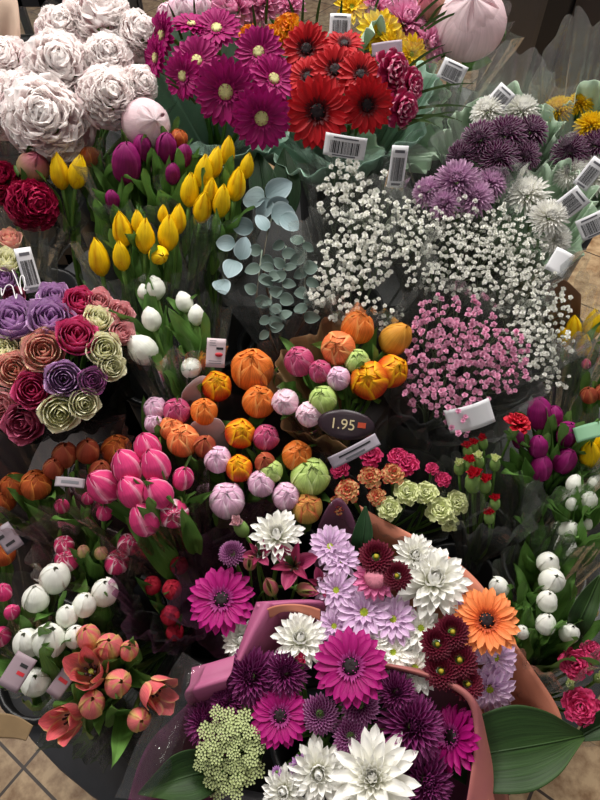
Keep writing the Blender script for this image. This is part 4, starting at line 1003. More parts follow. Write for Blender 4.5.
bouquet('mums_pink', 'in the pink row at the back', [('mk', 236, 10, 62), ('mk', 262, 4, 48), ('mk', 405, 22, 54), ('mk', 428, 44, 44, {'ax': (.5, .2, 1)}), ('mk', 374, 8, 40), ('mk', 290, 6, 36)], ax=(0, 0.5, 1), L=0.28, lift=-0.02)
bouquet('pale_back', 'in the pale bunch beside the white peonies', [('pp', 182, 10, 30), ('pp', 200, 6, 24), ('pp', 168, 14, 22)], ax=(0, .8, 1), L=0.27, lift=-.02, leaves=1)
bouquet('mums_plum', 'in the plum bunch under film', [
    ('mx', 480, 140, 46), ('mx', 505, 136, 50), ('mx', 530, 132, 42), ('mx', 462, 156, 38), ('mx', 498, 158, 48), ('mx', 525, 156, 36), ('mW', 521, 112, 44), ('mW', 488, 112, 40),
], ax=(0, 0.4, 1), L=0.27, lift=0.0)
bouquet('mums_lavender', 'in the lavender bunch', [('ml', 457, 182, 54), ('ml', 428, 192, 38), ('ml', 474, 198, 46), ('ml', 445, 204, 38), ('ml', 490, 184, 40)], ax=(0, 0.4, 1), L=0.26, lift=0.01)
bouquet('mums_white', 'in the white bunch beside the gypsophila', [('mW', 528, 196, 50), ('mW', 549, 218, 46), ('mW', 556, 240, 36)], ax=(0.1, 0.3, 1), L=0.26, lift=0.01)
bouquet('mums_yellow', 'in the mint wrapped yellow bunch', [('my', 558, 110, 36), ('my', 591, 126, 38), ('my', 580, 104, 32), ('mx', 570, 152, 42), ('mx', 595, 146, 40), ('mW', 592, 176, 50), ('mW', 570, 172, 40)], ax=(0.1, 0.5, 1), L=0.27, lift=0.0)

# ------------------------------------------------------------------ gypsophila, eucalyptus, ammi
def floret_mesh(name, mat, seed):
    r = random.Random(seed); mb = MB()
    global rnd
    keep = rnd; rnd = r
    for i in range(11):
        k = (i + .5) / 11
        ray_petal(mb, i * 2.4, 0.03, 0.42, 0.42, PI / 2 * (1 - k) * .9, PI / 2 * (1 - k) * .9 - .2 + r.uniform(-.3, .3), z0=0.12 * (1 - k), cup=0.3, tip=3, q=0.4, nl=3, nw=2, wp=.7)
    mb.tube([(0, 0, -0.22), (0, 0, 0.03)], 0.06, 0.1, 5)
    norm_group([mb]); rnd = keep
    return mb.mesh(name, mat)
M_GW = petal_mat('gypsophila_white', [(0, '#c9d2b0'), (0.3, '#eeeee6'), (1, '#f4f3ee')], streak=0.05)
M_GP = petal_mat('gypsophila_pink', [(0, '#b47a92'), (0.3, '#e098ba'), (1, '#edb6d0')], streak=0.1, vary=0.15)
M_GSTEM = petal_mat('gypsophila_stem', [(0, '#5c6a4c'), (1, '#76836a')], streak=0.1, transl=0.0)
FL = {'white': [floret_mesh('floret', M_GW, 200 + i) for i in range(3)], 'pink': [floret_mesh('floret', M_GP, 210 + i) for i in range(3)]}

def sprig(cx, cy, R, colour, root, label, group, fpx, lift=0.0, dens=1.0):
    c = P(cx, cy, lift); mp = m_per_px(cx, cy, lift)
    e = link('gypsophila_sprig', None); e.location = root; e.empty_display_size = 0.02
    tag(e, label, 'gypsophila', group)
    n = max(6, int(R * R * 0.042 * dens))
    st = MB(); view = (CAM - c).normalized()
    hub = c.lerp(root, 0.30)
    st.tube(bez(Vector((0, 0, 0)), (hub - root) * 0.5 + Vector((0, 0, .01)), hub - root, 5), 0.0012, 0.0009, 5)
    nodes = []
    for i in range(5):
        a = i * 2.4 + rnd.random(); r = R * mp * 0.5
        q = hub.lerp(c, 0.55) + RGT * (r * math.cos(a)) + UPV * (r * math.sin(a))
        nodes.append(q)
        st.tube([hub - root, hub.lerp(q, .5) - root + Vector((0, 0, .004)), q - root], 0.0007, 0.0005, 4, cap=False)
    for i in range(n):
        a = i * 2.39996 + rnd.uniform(-.5, .5); r = R * mp * math.sqrt((i + .5) / n) * rnd.uniform(.85, 1.15)
        p = c + RGT * (r * math.cos(a)) + UPV * (r * math.sin(a)) + view * (rnd.uniform(-.022, .022) + 0.012 * (1 - (r / (R * mp)) ** 2))
        q = min(nodes, key=lambda k: (k - p).length)
        st.tube([q - root, q.lerp(p, .6) - root + Vector((0, 0, .003)), p - root], 0.00045, 0.00035, 3, cap=False)
        s = fpx * mp * rnd.uniform(.7, 1.2)
        d = (view * .8 + (p - hub).normalized() + Vector((rnd.uniform(-.4, .4), rnd.uniform(-.4, .4), 0.2))).normalized()
        link('floret', rnd.choice(FL[colour]), e, Matrix.Translation(p - root) @ frame(d, rnd.uniform(0, 6)) @ Matrix.Scale(s, 4))
    link('stem', st.mesh('stem', M_GSTEM), e)

def sprigs(items, colour, ctx, fpx, base_px, down, lift=0.0, dens=1.0):
    root = P(base_px[0], base_px[1], lift) - Vector((0, -0.06, down))
    for (x, y, R), w in zip(items, places([i[:2] for i in items])):
        sprig(x, y, R, colour, root, f'{colour} gypsophila sprig, {w} {ctx}', f'{colour} gypsophila {ctx}', fpx, lift, dens)
    cx = sum(i[0] for i in items) / len(items); cy = sum(i[1] for i in items) / len(items)
    BOUQ['gyp_' + ctx] = dict(c=P(cx, cy, lift), a=(P(cx, cy, lift) - root).normalized(), root=root, R=0.1, px=(cx, cy))
sprigs([(343, 178, 24), (330, 198, 20), (362, 196, 17), (385, 185, 15), (352, 168, 14)], 'white', 'in the small upper clump', 7.5, (355, 200), .24)
sprigs([(352, 236, 30), (341, 262, 28), (374, 226, 28), (395, 216, 23), (367, 262, 27), (330, 286, 21), (356, 294, 25), (386, 248, 26), (344, 312, 18), (388, 318, 14), (320, 300, 14)], 'white', 'in the middle clump', 6.3, (362, 265), .25, 0.0, 1.3)
sprigs([(430, 214, 28), (460, 220, 30), (490, 222, 28), (516, 240, 27), (445, 244, 30), (476, 250, 30), (502, 262, 30), (530, 262, 26), (414, 238, 24), (422, 268, 22), (470, 280, 24), (440, 282, 20)], 'white', 'in the big clump', 5.3, (470, 250), .26, 0.01, 1.75)
sprigs([(545, 285, 24), (520, 295, 26), (542, 316, 25), (556, 340, 19), (532, 346, 24), (546, 368, 19), (524, 324, 22), (500, 292, 22), (560, 302, 14), (556, 378, 14)], 'white', 'in the drooping right clump', 5.5, (530, 320), .26, 0.0, 1.6)
sprigs([(440, 320, 26), (470, 320, 24), (425, 345, 24), (455, 350, 26), (485, 345, 26), (510, 350, 22), (420, 375, 22), (450, 380, 24), (480, 375, 24), (505, 375, 20), (420, 396, 18), (445, 406, 16), (470, 398, 16), (522, 370, 11), (460, 422, 14)], 'pink', 'in the pink clump', 6.7, (462, 360), .26, 0.025, 1.45)

M_EUC = petal_mat('eucalyptus_leaf', [(0, '#46564e'), (0.5, '#57685f'), (1, '#64756e')], edge='#7a8c88', edge_w=0.8, streak=0.08, rough=0.6, transl=0.08, vary=0.15)
M_EUCS = petal_mat('eucalyptus_stem', [(0, '#7a5a4c'), (1, '#6a7a6c')], streak=0.1, transl=0)
def round_leaf(asp=0.9):
    mb = MB()
    def fn(t, s):
        w = 0.5 * asp * math.sin(min(1, max(0.0, t)) ** 0.8 * PI) ** 0.6 if 0 < t < 1 else 0.02
        return (s * w, t, 0.10 * (s * s) * w * 2 - 0.16 * t * t)
    mb.grid(fn, 10, 6, 3.0)
    return mb.mesh('leaf', M_EUC)
RL = [round_leaf(.92), round_leaf(.75)]
M_EUCL = petal_mat('eucalyptus_silver', [(0, '#6c8284'), (0.5, '#869a9e'), (1, '#90a4aa')], edge='#a4b6ba', edge_w=0.8, streak=0.08, rough=0.55, transl=0.05, vary=0.15)
RL2 = []
for m_ in RL:
    m2 = m_.copy(); m2.materials[0] = M_EUCL; RL2.append(m2)
def eucalyptus(label, path, leaves, root, group=None):
    """path: pixels of the stem; leaves: (px, py, size px, angle in the view plane, tilt)."""
    e = link('eucalyptus_stem', None); e.location = root; e.empty_display_size = .02
    tag(e, label, 'eucalyptus', group)
    pts = [Vector((0, 0, 0))] + [P(*p) - root for p in path]
    mb = MB(); mb.tube(pts, 0.002, 0.0012, 6); link('stem', mb.mesh('stem', M_EUCS), e)
    for x, y, s, an, ti in leaves:
        p = P(x, y, 0.01); sz = s * m_per_px(x, y, .01)
        yv = (RGT * math.cos(an) + UPV * math.sin(an)); zv = (CAM - p).normalized()
        zv = (zv + RGT * rnd.uniform(-.4, .4) + UPV * ti).normalized()
        yv = (yv - zv * yv.dot(zv)).normalized(); xv = yv.cross(zv)
        M = Matrix((xv, yv, zv)).transposed().to_4x4()
        link('leaf', rnd.choice(RL2 if 'silver' in label else RL), e, Matrix.Translation(p - yv * sz * .5 - root) @ M @ Matrix.Scale(sz, 4))
er = P(275, 270) - Vector((0, -.06, .27))
eucalyptus('tall silver eucalyptus stem with large round leaves beside the yellow tulips', [(262, 262), (268, 230), (276, 205)],
    [(253, 198, 26, 2.9, .5), (279, 189, 30, .5, .1), (264, 209, 24, -2.2, .2), (284, 214, 28, .3, .3), (290, 222, 22, -.6, .4), (242, 226, 24, 2.9, .1), (243, 248, 24, 1.3, .1), (225, 243, 22, 3.0, .2), (262, 222, 20, 2.0, .5), (232, 268, 22, -1.9, .8), (222, 286, 20, -1.3, 1.0), (278, 205, 24, .2, -.2)], er)
def column(x0, y0, x1, y1, n, s):
    out = []
    for i in range(n):
        t = i / (n - 1); x = x0 + (x1 - x0) * t; y = y0 + (y1 - y0) * t; k = 1 if i % 2 else -1
        out.append((x + k * s * .38 + rnd.uniform(-2, 2), y + rnd.uniform(-2, 2), s * rnd.uniform(.8, 1.15), (0 if k > 0 else PI) + rnd.uniform(-.6, .6), rnd.uniform(-.2, .6)))
    return out
for i, (x0, y0, x1, y1, n, s, w) in enumerate([(286, 246, 280, 322, 11, 15, 'in the middle of the eucalyptus bunch'), (304, 240, 306, 318, 10, 15, 'nearest the white gypsophila'), (262, 250, 256, 300, 6, 16, 'below the large leaved stem'), (272, 266, 270, 336, 9, 13, 'lowest in the eucalyptus bunch')]):
    eucalyptus('grey-green eucalyptus stem of small round leaves ' + w, [(x1, y1), ((x0 + x1) / 2, (y0 + y1) / 2), (x0, y0)], column(x0, y0, x1, y1, n, s), er, None)
BOUQ['eucalyptus'] = dict(c=P(280, 262), a=facing(P(280, 262), 0, .7), root=er, R=.1, px=(280, 262))

M_AMMI = petal_mat('ammi_floret', [(0, '#c0cc90'), (1, '#e6eac8')], streak=0.05)
def ammi(label, cx, cy, rx, ry, n, root, lift):
    e = link('ammi_umbel', None); e.location = root; tag(e, label, 'ammi flower')
    c = P(cx, cy, lift); mp = m_per_px(cx, cy, lift); hub = c.lerp(root, .35)
    st = MB(); st.tube([Vector((0, 0, 0)), hub - root], .0018, .0016, 6)
    tiny = MB()
    for k in range(26):
        r = .5 * math.sqrt((k + .5) / 26); a = k * 2.4; z = .16 * (1 - 4 * r * r) + rnd.uniform(-.04, .04)
        tiny.tube([(0, 0, -.5), (r * math.cos(a), r * math.sin(a), z)], .012, .012, 3, cap=False)
        for j in range(5):
            b = j * 1.2566 + k; q = Vector((r * math.cos(a), r * math.sin(a), z))
            d1 = Vector((math.cos(b), math.sin(b), .25)) * .085; d2 = Vector((-math.sin(b), math.cos(b), 0)) * .035
            tiny.poly([q, q + d1 * .6 + d2, q + d1, q + d1 * .6 - d2])
    me = tiny.mesh('umbellet', M_AMMI)
    for i in range(n):
        r = math.sqrt((i + .5) / n); a = i * 2.39996
        p = c + RGT * (rx * mp * r * math.cos(a)) + UPV * (ry * mp * r * math.sin(a)) + (CAM - c).normalized() * (.012 * (1 - r * r) + rnd.uniform(-.006, .006))
        st.tube([hub - root, hub.lerp(p, .5) - root + Vector((0, 0, .004)), p - root], .0007, .0006, 4, cap=False)
        link('umbellet', me, e, Matrix.Translation(p - root) @ frame((CAM - p).normalized() + (p - hub).normalized() * .6, rnd.random() * 6) @ Matrix.Scale(15.5 * mp * rnd.uniform(.85, 1.15), 4))
    link('stem', st.mesh('stem', M_STEM), e)
ammi('pale green lace-like ammi umbel beside the purple chrysanthemums', 229, 752, 33, 44, 30, BOUQ['front']['root'], .06)

# ------------------------------------------------------------------ sheets: papers, leaves, films
def crom(p, t):
    n = len(p) - 1; f = t * n; i = min(int(f), n - 1); k = f - i
    a, b, c, d = p[max(i - 1, 0)], p[i], p[i + 1], p[min(i + 2, n)]
    return (b * 2 + (c - a) * k + (a * 2 - b * 5 + c * 4 - d) * k * k + (b * 3 - a - c * 3 + d) * k ** 3) * 0.5
def sheet(name, rows, mats, nu=48, nv=10, wob=0.004, freq=9.0, parent=None, thick=0.0007, origin=None):
    """rows of (px, py, lift), each row as long as the others; smooth through all of them."""
    R = [[P(*q) if not isinstance(q, Vector) else q for q in r] for r in rows]
    o = origin or R[-1][len(R[-1]) // 2]
    mb = MB()
    def fn(t, s):
        u = (s + 1) / 2
        p = crom([crom(r, u) for r in R], t)
        return p - o + Vector((noise.noise(p * freq), noise.noise(p * freq + Vector((7, 3, 1))), noise.noise(p * freq + Vector((1, 9, 4))))) * wob
    mb.grid(fn, nv, nu, 1.0)
    ob = link(name, mb.mesh(name, None, True, mats), parent, None if parent is not None else None)
    ob.location = o if parent is None else o - parent.location
    if thick:
        m = ob.modifiers.new('thickness', 'SOLIDIFY'); m.thickness = thick; m.offset = 0
        if len(mats) > 1: m.material_offset = 1
    return ob

M_CORAL = plain_mat('paper_coral', '#c87e66', 0.6, 0.12, 25, bump=0.15, transl=0.12)
M_ROSE = plain_mat('paper_rose', '#a85a68', 0.6, 0.12, 25, bump=0.15, transl=0.12)
M_ROSEC = plain_mat('paper_rose_coral', '#a8665a', 0.6, 0.1, 18, h2='#96545a', bump=0.15, transl=0.12)
M_MAUVE = plain_mat('paper_mauve', '#a8587e', 0.55, 0.12, 25, bump=0.15, transl=0.15)
M_PLUMP = plain_mat('paper_plum', '#561640', 0.6, 0.12, 25, bump=0.15, transl=0.12)
M_KRAFT = plain_mat('paper_kraft', '#a88460', 0.7, 0.2, 40, bump=0.2, transl=0.12)
M_MINT = plain_mat('paper_mint', '#a8cab8', 0.6, 0.12, 20, bump=0.15, transl=0.12)
M_MINTP = plain_mat('paper_pale_mint', '#c2d8c0', 0.6, 0.12, 20, bump=0.15, transl=0.15)
M_PALE = plain_mat('paper_pale_pink', '#c2a8a8', 0.6, 0.1, 20, bump=0.1, transl=0.2)
F_CLEAR = film_mat('film_clear', haze=0.03, base=0.05, fres=0.5, rough=0.08)
F_HEAVY = film_mat('film_crinkled', haze=0.06, base=0.085, fres=0.6, rough=0.10)
F_MAUVE = film_mat('film_mauve', tint='#d8a8c8', haze=0.09, base=0.04, rough=.07, haze_col='#c890b4')
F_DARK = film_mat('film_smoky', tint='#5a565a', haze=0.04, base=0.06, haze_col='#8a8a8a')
F_WARM = film_mat('film_rosy', tint='#eee2e2', haze=0.04, base=0.04, fres=.45, rough=0.07, haze_col='#d8b4b8')

def sleeve(bq, label, rx, ry=None, front=-0.03, back=0.03, mat=None, cxy=None, neck=0.025, pleat=0.010, peaks=0.018, npk=4, ph=0.0, name='cellophane_sleeve', arc=(0.0, 1.0), lift=0.0, mats=None, nu=170, nv=22, low=0.0, pw=0.75):
    """A cone of film or paper from the tie to an uneven rim round the flower heads. front/back: rim height there."""
    b = BOUQ[bq]
    c = P(cxy[0], cxy[1], lift) if cxy else b['c']
    root = b['root']
    ax = (c - root).normalized()
    f = (CAM - c).normalized(); f = (f - ax * f.dot(ax)).normalized()
    r = f.cross(ax) * -1
    if r.x < 0: r = -r
    mp = m_per_px(*(cxy or b['px']))
    ry = rx if ry is None else ry
    rr = random.Random(hash(label) % 9973 if False else sum(map(ord, label)))
    w = [(rr.randint(5, 9), rr.uniform(0, 6), .5), (rr.randint(11, 17), rr.uniform(0, 6), .35), (rr.randint(21, 31), rr.uniform(0, 6), .25)]
    D = (c - root).length
    mb = MB()
    def fn(t, s):
        u = arc[0] + (arc[1] - arc[0]) * (s + 1) / 2
        a = 2 * PI * u
        ca, sa = math.cos(a), math.sin(a)              # ca: sideways, sa: towards the viewer
        h = front * (0.5 + 0.5 * sa) + back * (0.5 - 0.5 * sa) + peaks * (0.5 + 0.5 * math.cos(npk * a + ph)) + 0.006 * math.sin(w[1][0] * a + w[1][1])
        z = low + (D + h - low) * t
        k = neck + (1 - neck) * t ** pw
        pl = sum(A * math.sin(n * a + p + 1.5 * t) for n, p, A in w) * pleat * (0.35 + t)
        pl += .0035 * t * (abs(math.sin(w[2][0] * .5 * a + w[0][1] + 2.2 * t)) + .7 * abs(math.sin(w[1][0] * a - 3.1 * t + w[2][1])) + .6 * abs(math.sin(9 * t + 3 * math.sin(2 * a + w[0][1]))))
        q = root + ax * z + r * (ca * (neck * 0 + max(0.02, rx * mp * k) + pl)) + f * (sa * (max(0.02, ry * mp * k) + pl))
        nn = noise.noise(q * 22) * 0.006 * t
        return q + ax * nn + f * nn - root
    mb.grid(fn, nv, nu, 1.0)
    ob = link(name, mb.mesh(name, None, True, mats or [mat]))
    ob.location = root
    if mats:
        m = ob.modifiers.new('thickness', 'SOLIDIFY'); m.thickness = .0006; m.offset = 0
        if len(mats) > 1: m.material_offset = 1
    tag(ob, label, 'wrapper')
    return ob

M_CARD = plain_mat('label_white', '#cfcfd2', 0.45, 0.03, 10)
M_INK = plain_mat('ink_black', '#17171a', 0.6)
M_INKG = plain_mat('ink_grey', '#5a5a60', 0.6)
M_REDINK = plain_mat('ink_red', '#b0202c', 0.6)
M_PCARD = plain_mat('card_pale_pink', '#86747c', 0.5, 0.05, 10)
M_DCARD = plain_mat('card_dark_plum', '#2a1c24', 0.4, 0.1, 10)
M_CREAMINK = plain_mat('ink_cream', '#c8b890', 0.5)

def card(parent, px, py, w, h, rot=0.0, tilt=(0, 0), lift=0.03, mat=None, name='label', label=None, bend=0.15):
    """A sticker or tag fixed to its wrapper. Returns (object, pixel size) so that print can go on it."""
    p = P(px, py, lift); mp = m_per_px(px, py, lift)
    n = facing(p, tilt[0], tilt[1]); x = (RGT * math.cos(rot) + UPV * math.sin(rot)); x = (x - n * x.dot(n)).normalized(); y = n.cross(x)
    M = Matrix((x, y, n)).transposed().to_4x4(); M.translation = p - parent.location
    W, H = w * mp, h * mp
    mb = MB()
    mb.grid(lambda t, s: (s * W / 2, (t - .5) * H, -bend * W * .5 * s * s), 6, 10)
    o = link(name, mb.mesh(name, mat or M_CARD), parent, M)
    m = o.modifiers.new('thickness', 'SOLIDIFY'); m.thickness = .0004; m.offset = -1
    if label: o['label'] = label
    return o, W, H, bend
def bars(c, x0, x1, y0, y1, n=20, mat=None, seed=1, name='barcode'):
    o, W, H, bend = c; r = random.Random(seed); mb = MB(); x = x0
    while x < x1:
        w = r.choice((1, 1, 2, 3)) * (x1 - x0) / (n * 3.2); xe = min(x + w, x1)
        f = lambda q: -bend * W * .5 * (2 * q) ** 2 + .0004
        mb.poly([(x * W, y0 * H, f(x)), (xe * W, y0 * H, f(xe)), (xe * W, y1 * H, f(xe)), (x * W, y1 * H, f(x))])
        x = xe + r.choice((1, 1, 2)) * (x1 - x0) / (n * 3.2)
    return link(name, mb.mesh(name, mat or M_INK, False), o)
def print_lines(c, lines, mat=None, name='print'):
    o, W, H, bend = c; mb = MB()
    f = lambda q: -bend * W * .5 * (2 * q) ** 2 + .0004
    for x0, x1, y, h in lines:
        k = 6
        for i in range(k):
            a, b = x0 + (x1 - x0) * i / k, x0 + (x1 - x0) * (i + 1) / k
            mb.poly([(a * W, (y - h / 2) * H, f(a)), (b * W, (y - h / 2) * H, f(b)), (b * W, (y + h / 2) * H, f(b)), (a * W, (y + h / 2) * H, f(a))])
    return link(name, mb.mesh(name, mat or M_INK, False), o)
def barcode_label(parent, px, py, w, h, rot=0.0, tilt=(0, 0), lift=0.03, seed=1, vertical=False):
    c = card(parent, px, py, w, h, rot, tilt, lift, name='barcode_label')
    bars(c, -.36, .36, -.34, .22, 22, None, seed)
    print_lines(c, [(-.30, .30, .36, .07), (-.28, .28, -.42, .06)], M_INKG, 'print')
    return c

# papers of the two mixed bouquets at the front
o = sheet('wrapping_paper', [
    [(362, 506, .0), (385, 520, .0), (422, 541, .0), (458, 563, .01), (486, 592, .01), (514, 640, .02), (534, 670, .02), (558, 708, .02), (566, 740, .01)],
    [(368, 524, -.01), (388, 540, -.01), (420, 560, -.01), (450, 585, .0), (478, 616, .0), (500, 650, .0), (516, 685, .0), (535, 722, .0), (540, 752, 0)],
    [(384, 570, -.08), (398, 580, -.08), (418, 596, -.08), (436, 615, -.08), (455, 640, -.08), (470, 670, -.08), (480, 700, -.08), (490, 730, -.08), (495, 755, -.08)],
    [(400, 620, -.16), (406, 625, -.16), (412, 632, -.16), (418, 640, -.16), (424, 650, -.16), (428, 660, -.16), (432, 670, -.16), (436, 680, -.16), (440, 690, -.16)]], [M_CORAL], wob=0.008)
tag(o, 'coral paper wrap fanning out behind the lilac daisies and orange gerbera', 'wrapper')
o = sheet('wrapping_paper', [
    [(400, 705, -.10), (412, 715, -.10), (424, 725, -.10), (436, 745, -.10), (440, 770, -.10), (440, 800, -.10), (436, 830, -.10)],
    [(388, 688, .0), (418, 688, .0), (446, 698, .0), (464, 714, .0), (466, 742, -.0), (462, 780, -.01), (455, 830, -.01)],
    [(374, 668, .05), (416, 674, .06), (450, 686, .065), (470, 702, .065), (475, 730, .06), (472, 770, .06), (466, 830, .06)]], [M_PLUMP], wob=0.005)
tag(o, 'rolled paper round the right of the front bouquet, plum inside and rose coral outside', 'wrapper')
fr = sheet('folded_rim', [
    [(374, 667, .052), (416, 675, .064), (450, 688, .069), (468, 703, .069), (473, 730, .064), (469, 770, .064), (462, 830, .064)],
    [(376, 664, .058), (418, 671, .066), (453, 683, .070), (474, 700, .070), (478, 729, .064), (475, 772, .062), (470, 830, .060)],
    [(382, 666, .03), (424, 671, .035), (458, 683, .04), (479, 702, .042), (486, 740, .042), (492, 780, .04), (498, 840, .04)],
    [(400, 680, -.04), (432, 684, -.04), (460, 696, -.03), (484, 716, -.03), (494, 748, -.03), (506, 792, -.03), (512, 840, -.03)]], [M_ROSEC], wob=0.005, parent=o)
fr['label'] = 'rose coral folded outer rim'
mw = link('paper_wrap', None); mw.location = P(262, 660, -.05)
tag(mw, 'mauve paper wrap edging the front bouquet below the single magenta gerbera', 'wrapper')
for nm, rows in (('top_strip', [[(257, 602, .052), (290, 600, .05), (324, 600, .03)], [(262, 613, .055), (292, 609, .05), (326, 608, .03)], [(300, 650, -.06), (312, 650, -.06), (326, 645, -.06)]]),
                 ('side_strip', [[(257, 602, .053), (246, 632, .058), (236, 660, .06)], [(276, 606, .06), (260, 634, .063), (244, 664, .064)], [(300, 640, -.06), (288, 662, -.06), (272, 684, -.06)]]),
                 ('flap', [[(192, 667, .06), (213, 662, .066), (236, 655, .068)], [(190, 683, .068), (212, 677, .074), (233, 671, .075)], [(186, 699, .06), (207, 693, .066), (228, 687, .066)], [(215, 725, -.05), (232, 720, -.05), (250, 712, -.05)]])):
    q = sheet(nm, rows, [M_MAUVE], 20, 14, wob=.0025, parent=mw)
o = sheet('wrapping_paper', [
    [(190, 700, .035), (172, 718, .03), (152, 740, .03), (138, 766, .025), (126, 800, .015), (118, 830, .01)],
    [(206, 705, .02), (196, 722, .015), (184, 745, .01), (170, 770, .0), (158, 800, .0), (150, 830, .0)],
    [(240, 720, -.08), (236, 735, -.08), (230, 755, -.08), (222, 775, -.08), (214, 800, -.08), (206, 830, -.08)]], [M_PLUMP], wob=0.006)
tag(o, 'plum paper at the lower left of the front bouquet, under the pointed leaf', 'wrapper')
w = sheet('cellophane_sleeve', [
    [(176, 655, .05), (160, 690, .055), (146, 720, .05), (132, 755, .05), (120, 800, .05)],
    [(196, 660, .065), (184, 690, .075), (170, 722, .07), (156, 752, .065), (146, 800, .06)],
    [(216, 668, .05), (204, 700, .05), (192, 728, .05), (178, 760, .045), (166, 800, .04)]], [F_CLEAR], 40, 16, wob=.014, freq=16, thick=0)
tag(w, 'loose clear film at the left of the front bouquet beside the salmon tulips', 'wrapper')
o = sheet('wrapping_paper', [
    [(262, 612, .065), (275, 606, .07), (292, 604, .07), (308, 606, .065), (320, 610, .055)],
    [(272, 618, .06), (282, 612, .065), (296, 612, .066), (308, 616, .06), (320, 622, .05)]], [M_CORAL], 20, 4, wob=.003)
tag(o, 'short coral paper fold above the white chrysanthemum in the front bouquet', 'wrapper')
o = sheet('wrapping_paper', [
    [(312, 560, -.03), (320, 522, .0), (338, 498, .01), (355, 520, .0), (362, 560, -.03)],
    [(318, 575, -.06), (328, 545, -.04), (338, 530, -.03), (350, 545, -.04), (356, 575, -.06)],
    [(330, 600, -.12), (334, 596, -.12), (338, 594, -.12), (342, 596, -.12), (346, 600, -.12)]], [film_mat('paper_sheer_mauve', tint='#c890b4', haze=0.45, base=.03, haze_col='#b884a4')], 30, 8, wob=.003)
tag(o, 'sheer mauve paper tip standing behind the upper lilac daisies', 'wrapper')

# big loose leaves
def big_leaf(label, rows, name='aspidistra_leaf', dark=False):
    key = 'aspidistra_dark' if dark else 'aspidistra'
    if key not in MATS:
        m = petal_mat(key, [(0, '#17311a'), (1, '#1d3d1e')] if dark else [(0, '#1c3016'), (0.5, '#263e1a'), (1, '#324a20')], streak=0.3, rough=0.55, transl=0.1, spec=0.3)
    o = link(name, None); o.location = P(*rows[0][2])
    tag(o, label, 'leaf')
    sh = sheet('blade', rows, [MATS[key]], 22, 26, wob=.002, parent=o, thick=.0006, origin=P(*rows[0][2]))
    sh.location = (0, 0, 0)
    mb = MB(); mid = [P(*r[2]) + (CAM - P(*r[2])).normalized() * .0008 - o.location for r in rows]
    mb.tube([crom(mid, i / 16) for i in range(17)], .0016, .0006, 6)
    link('midrib', mb.mesh('midrib', MATS[key]), o)
    return o
def leaf_rows(pts):
    """pts: (mid px, mid py, half width along the view-plane normal of the axis, lift)"""
    out = []
    for i, (x, y, w, l) in enumerate(pts):
        a, b = pts[max(i - 1, 0)], pts[min(i + 1, len(pts) - 1)]
        dx, dy = b[0] - a[0], b[1] - a[1]; n = math.hypot(dx, dy); nx, ny = -dy / n, dx / n
        out.append([(x + nx * w * k, y + ny * w * k, l + .012 * abs(k) ** 1.5 * min(1, w / 20)) for k in (-1, -.5, 0, .5, 1)])
    return out
big_leaf('broad dark green leaf lying beside the coral wrap at the lower right', leaf_rows([(440, 762, 8, -.02), (468, 757, 32, .02), (495, 752, 42, .035), (525, 747, 44, .035), (553, 742, 32, .03), (572, 738, 15, .02), (586, 735, 2, .01)]))
big_leaf('green leaf at the lower right edge, pointing off the big leaf', leaf_rows([(580, 737, 5, .01), (600, 726, 14, .015), (630, 716, 16, .02), (660, 712, 2, .02)]))
big_leaf('pointed green leaf under the pale green ammi at the lower left', leaf_rows([(232, 768, 10, .0), (205, 772, 24, .04), (182, 778, 25, .05), (160, 786, 14, .05), (138, 794, 1, .045)]))
big_leaf('narrow dark leaf beside the sheer mauve paper tip', leaf_rows([(358, 572, 6, -.03), (361, 548, 10, .01), (364, 528, 9, .02), (366, 506, 1, .02)]), dark=True)
big_leaf('green leaf standing among the white tulips at the lower right', leaf_rows([(572, 640, 6, -.02), (580, 620, 13, .02), (590, 598, 11, .03), (600, 575, 1, .04)]))

# bear grass: each tuft a thing, each blade a part
M_BEAR = petal_mat('bear_grass', [(0, '#3c5226'), (1, '#2e451e')], streak=0.2, rough=0.4, transl=0.05)
def bear_grass(label, blades):
    o = link('bear_grass', None); x0, y0 = blades[0][0]
    base = P(x0, y0, -.05); o.location = base; tag(o, label, 'grass', 'bear grass tufts')
    for (ax_, ay), (bx, by) in blades:
        a, b = P(ax_, ay, .0), P(bx, by, .045); mid = (a + b) / 2 + Vector((0, 0, .012)) ; side = (b - a).cross(CAM - a).normalized()
        mb = MB()
        mb.grid(lambda t, s: (lambda p: p - base + side * (s * .0022 * (1 - t ** 3)) + Vector((0, 0, .0008 * abs(s))))(bez(base, base, a, 2)[1].lerp(a, 1) * 0 + (a * (1 - t) ** 2 + mid * (2 * t * (1 - t)) + b * t * t)), 12, 2, rnd.random() * 9)
        link('blade', mb.mesh('blade', M_BEAR), o)
    mb = MB(); mb.tube([Vector((0, 0, 0)), Vector((0, .05, -.15))], .003, .003, 6); link('stem', mb.mesh('stem', M_BEAR), o)
bear_grass('dark bear grass blades fanning right beside the red gerberas', [((402, 74), (445, 45)), ((404, 78), (452, 52)), ((408, 98), (474, 84)), ((405, 112), (472, 108)), ((410, 118), (462, 122)), ((398, 130), (460, 112)), ((404, 122), (440, 128))])
bear_grass('dark bear grass blades above the pink chrysanthemums', [((420, 30), (478, 0)), ((424, 32), (466, 12)), ((415, 22), (452, -8)), ((428, 24), (446, 4))])
bear_grass('bear grass blades among the dark magenta gerberas', [((182, 40), (168, 4)), ((196, 30), (194, -4)), ((214, 56), (184, 16)), ((238, 40), (217, 8)), ((256, 34), (252, 4)), ((266, 24), (268, -4))])
bear_grass('short bear grass blades beside the white peonies', [((156, 38), (139, 12)), ((152, 56), (136, 32)), ((160, 54), (142, 44)), ((196, 104), (158, 72)), ((190, 100), (166, 84))])
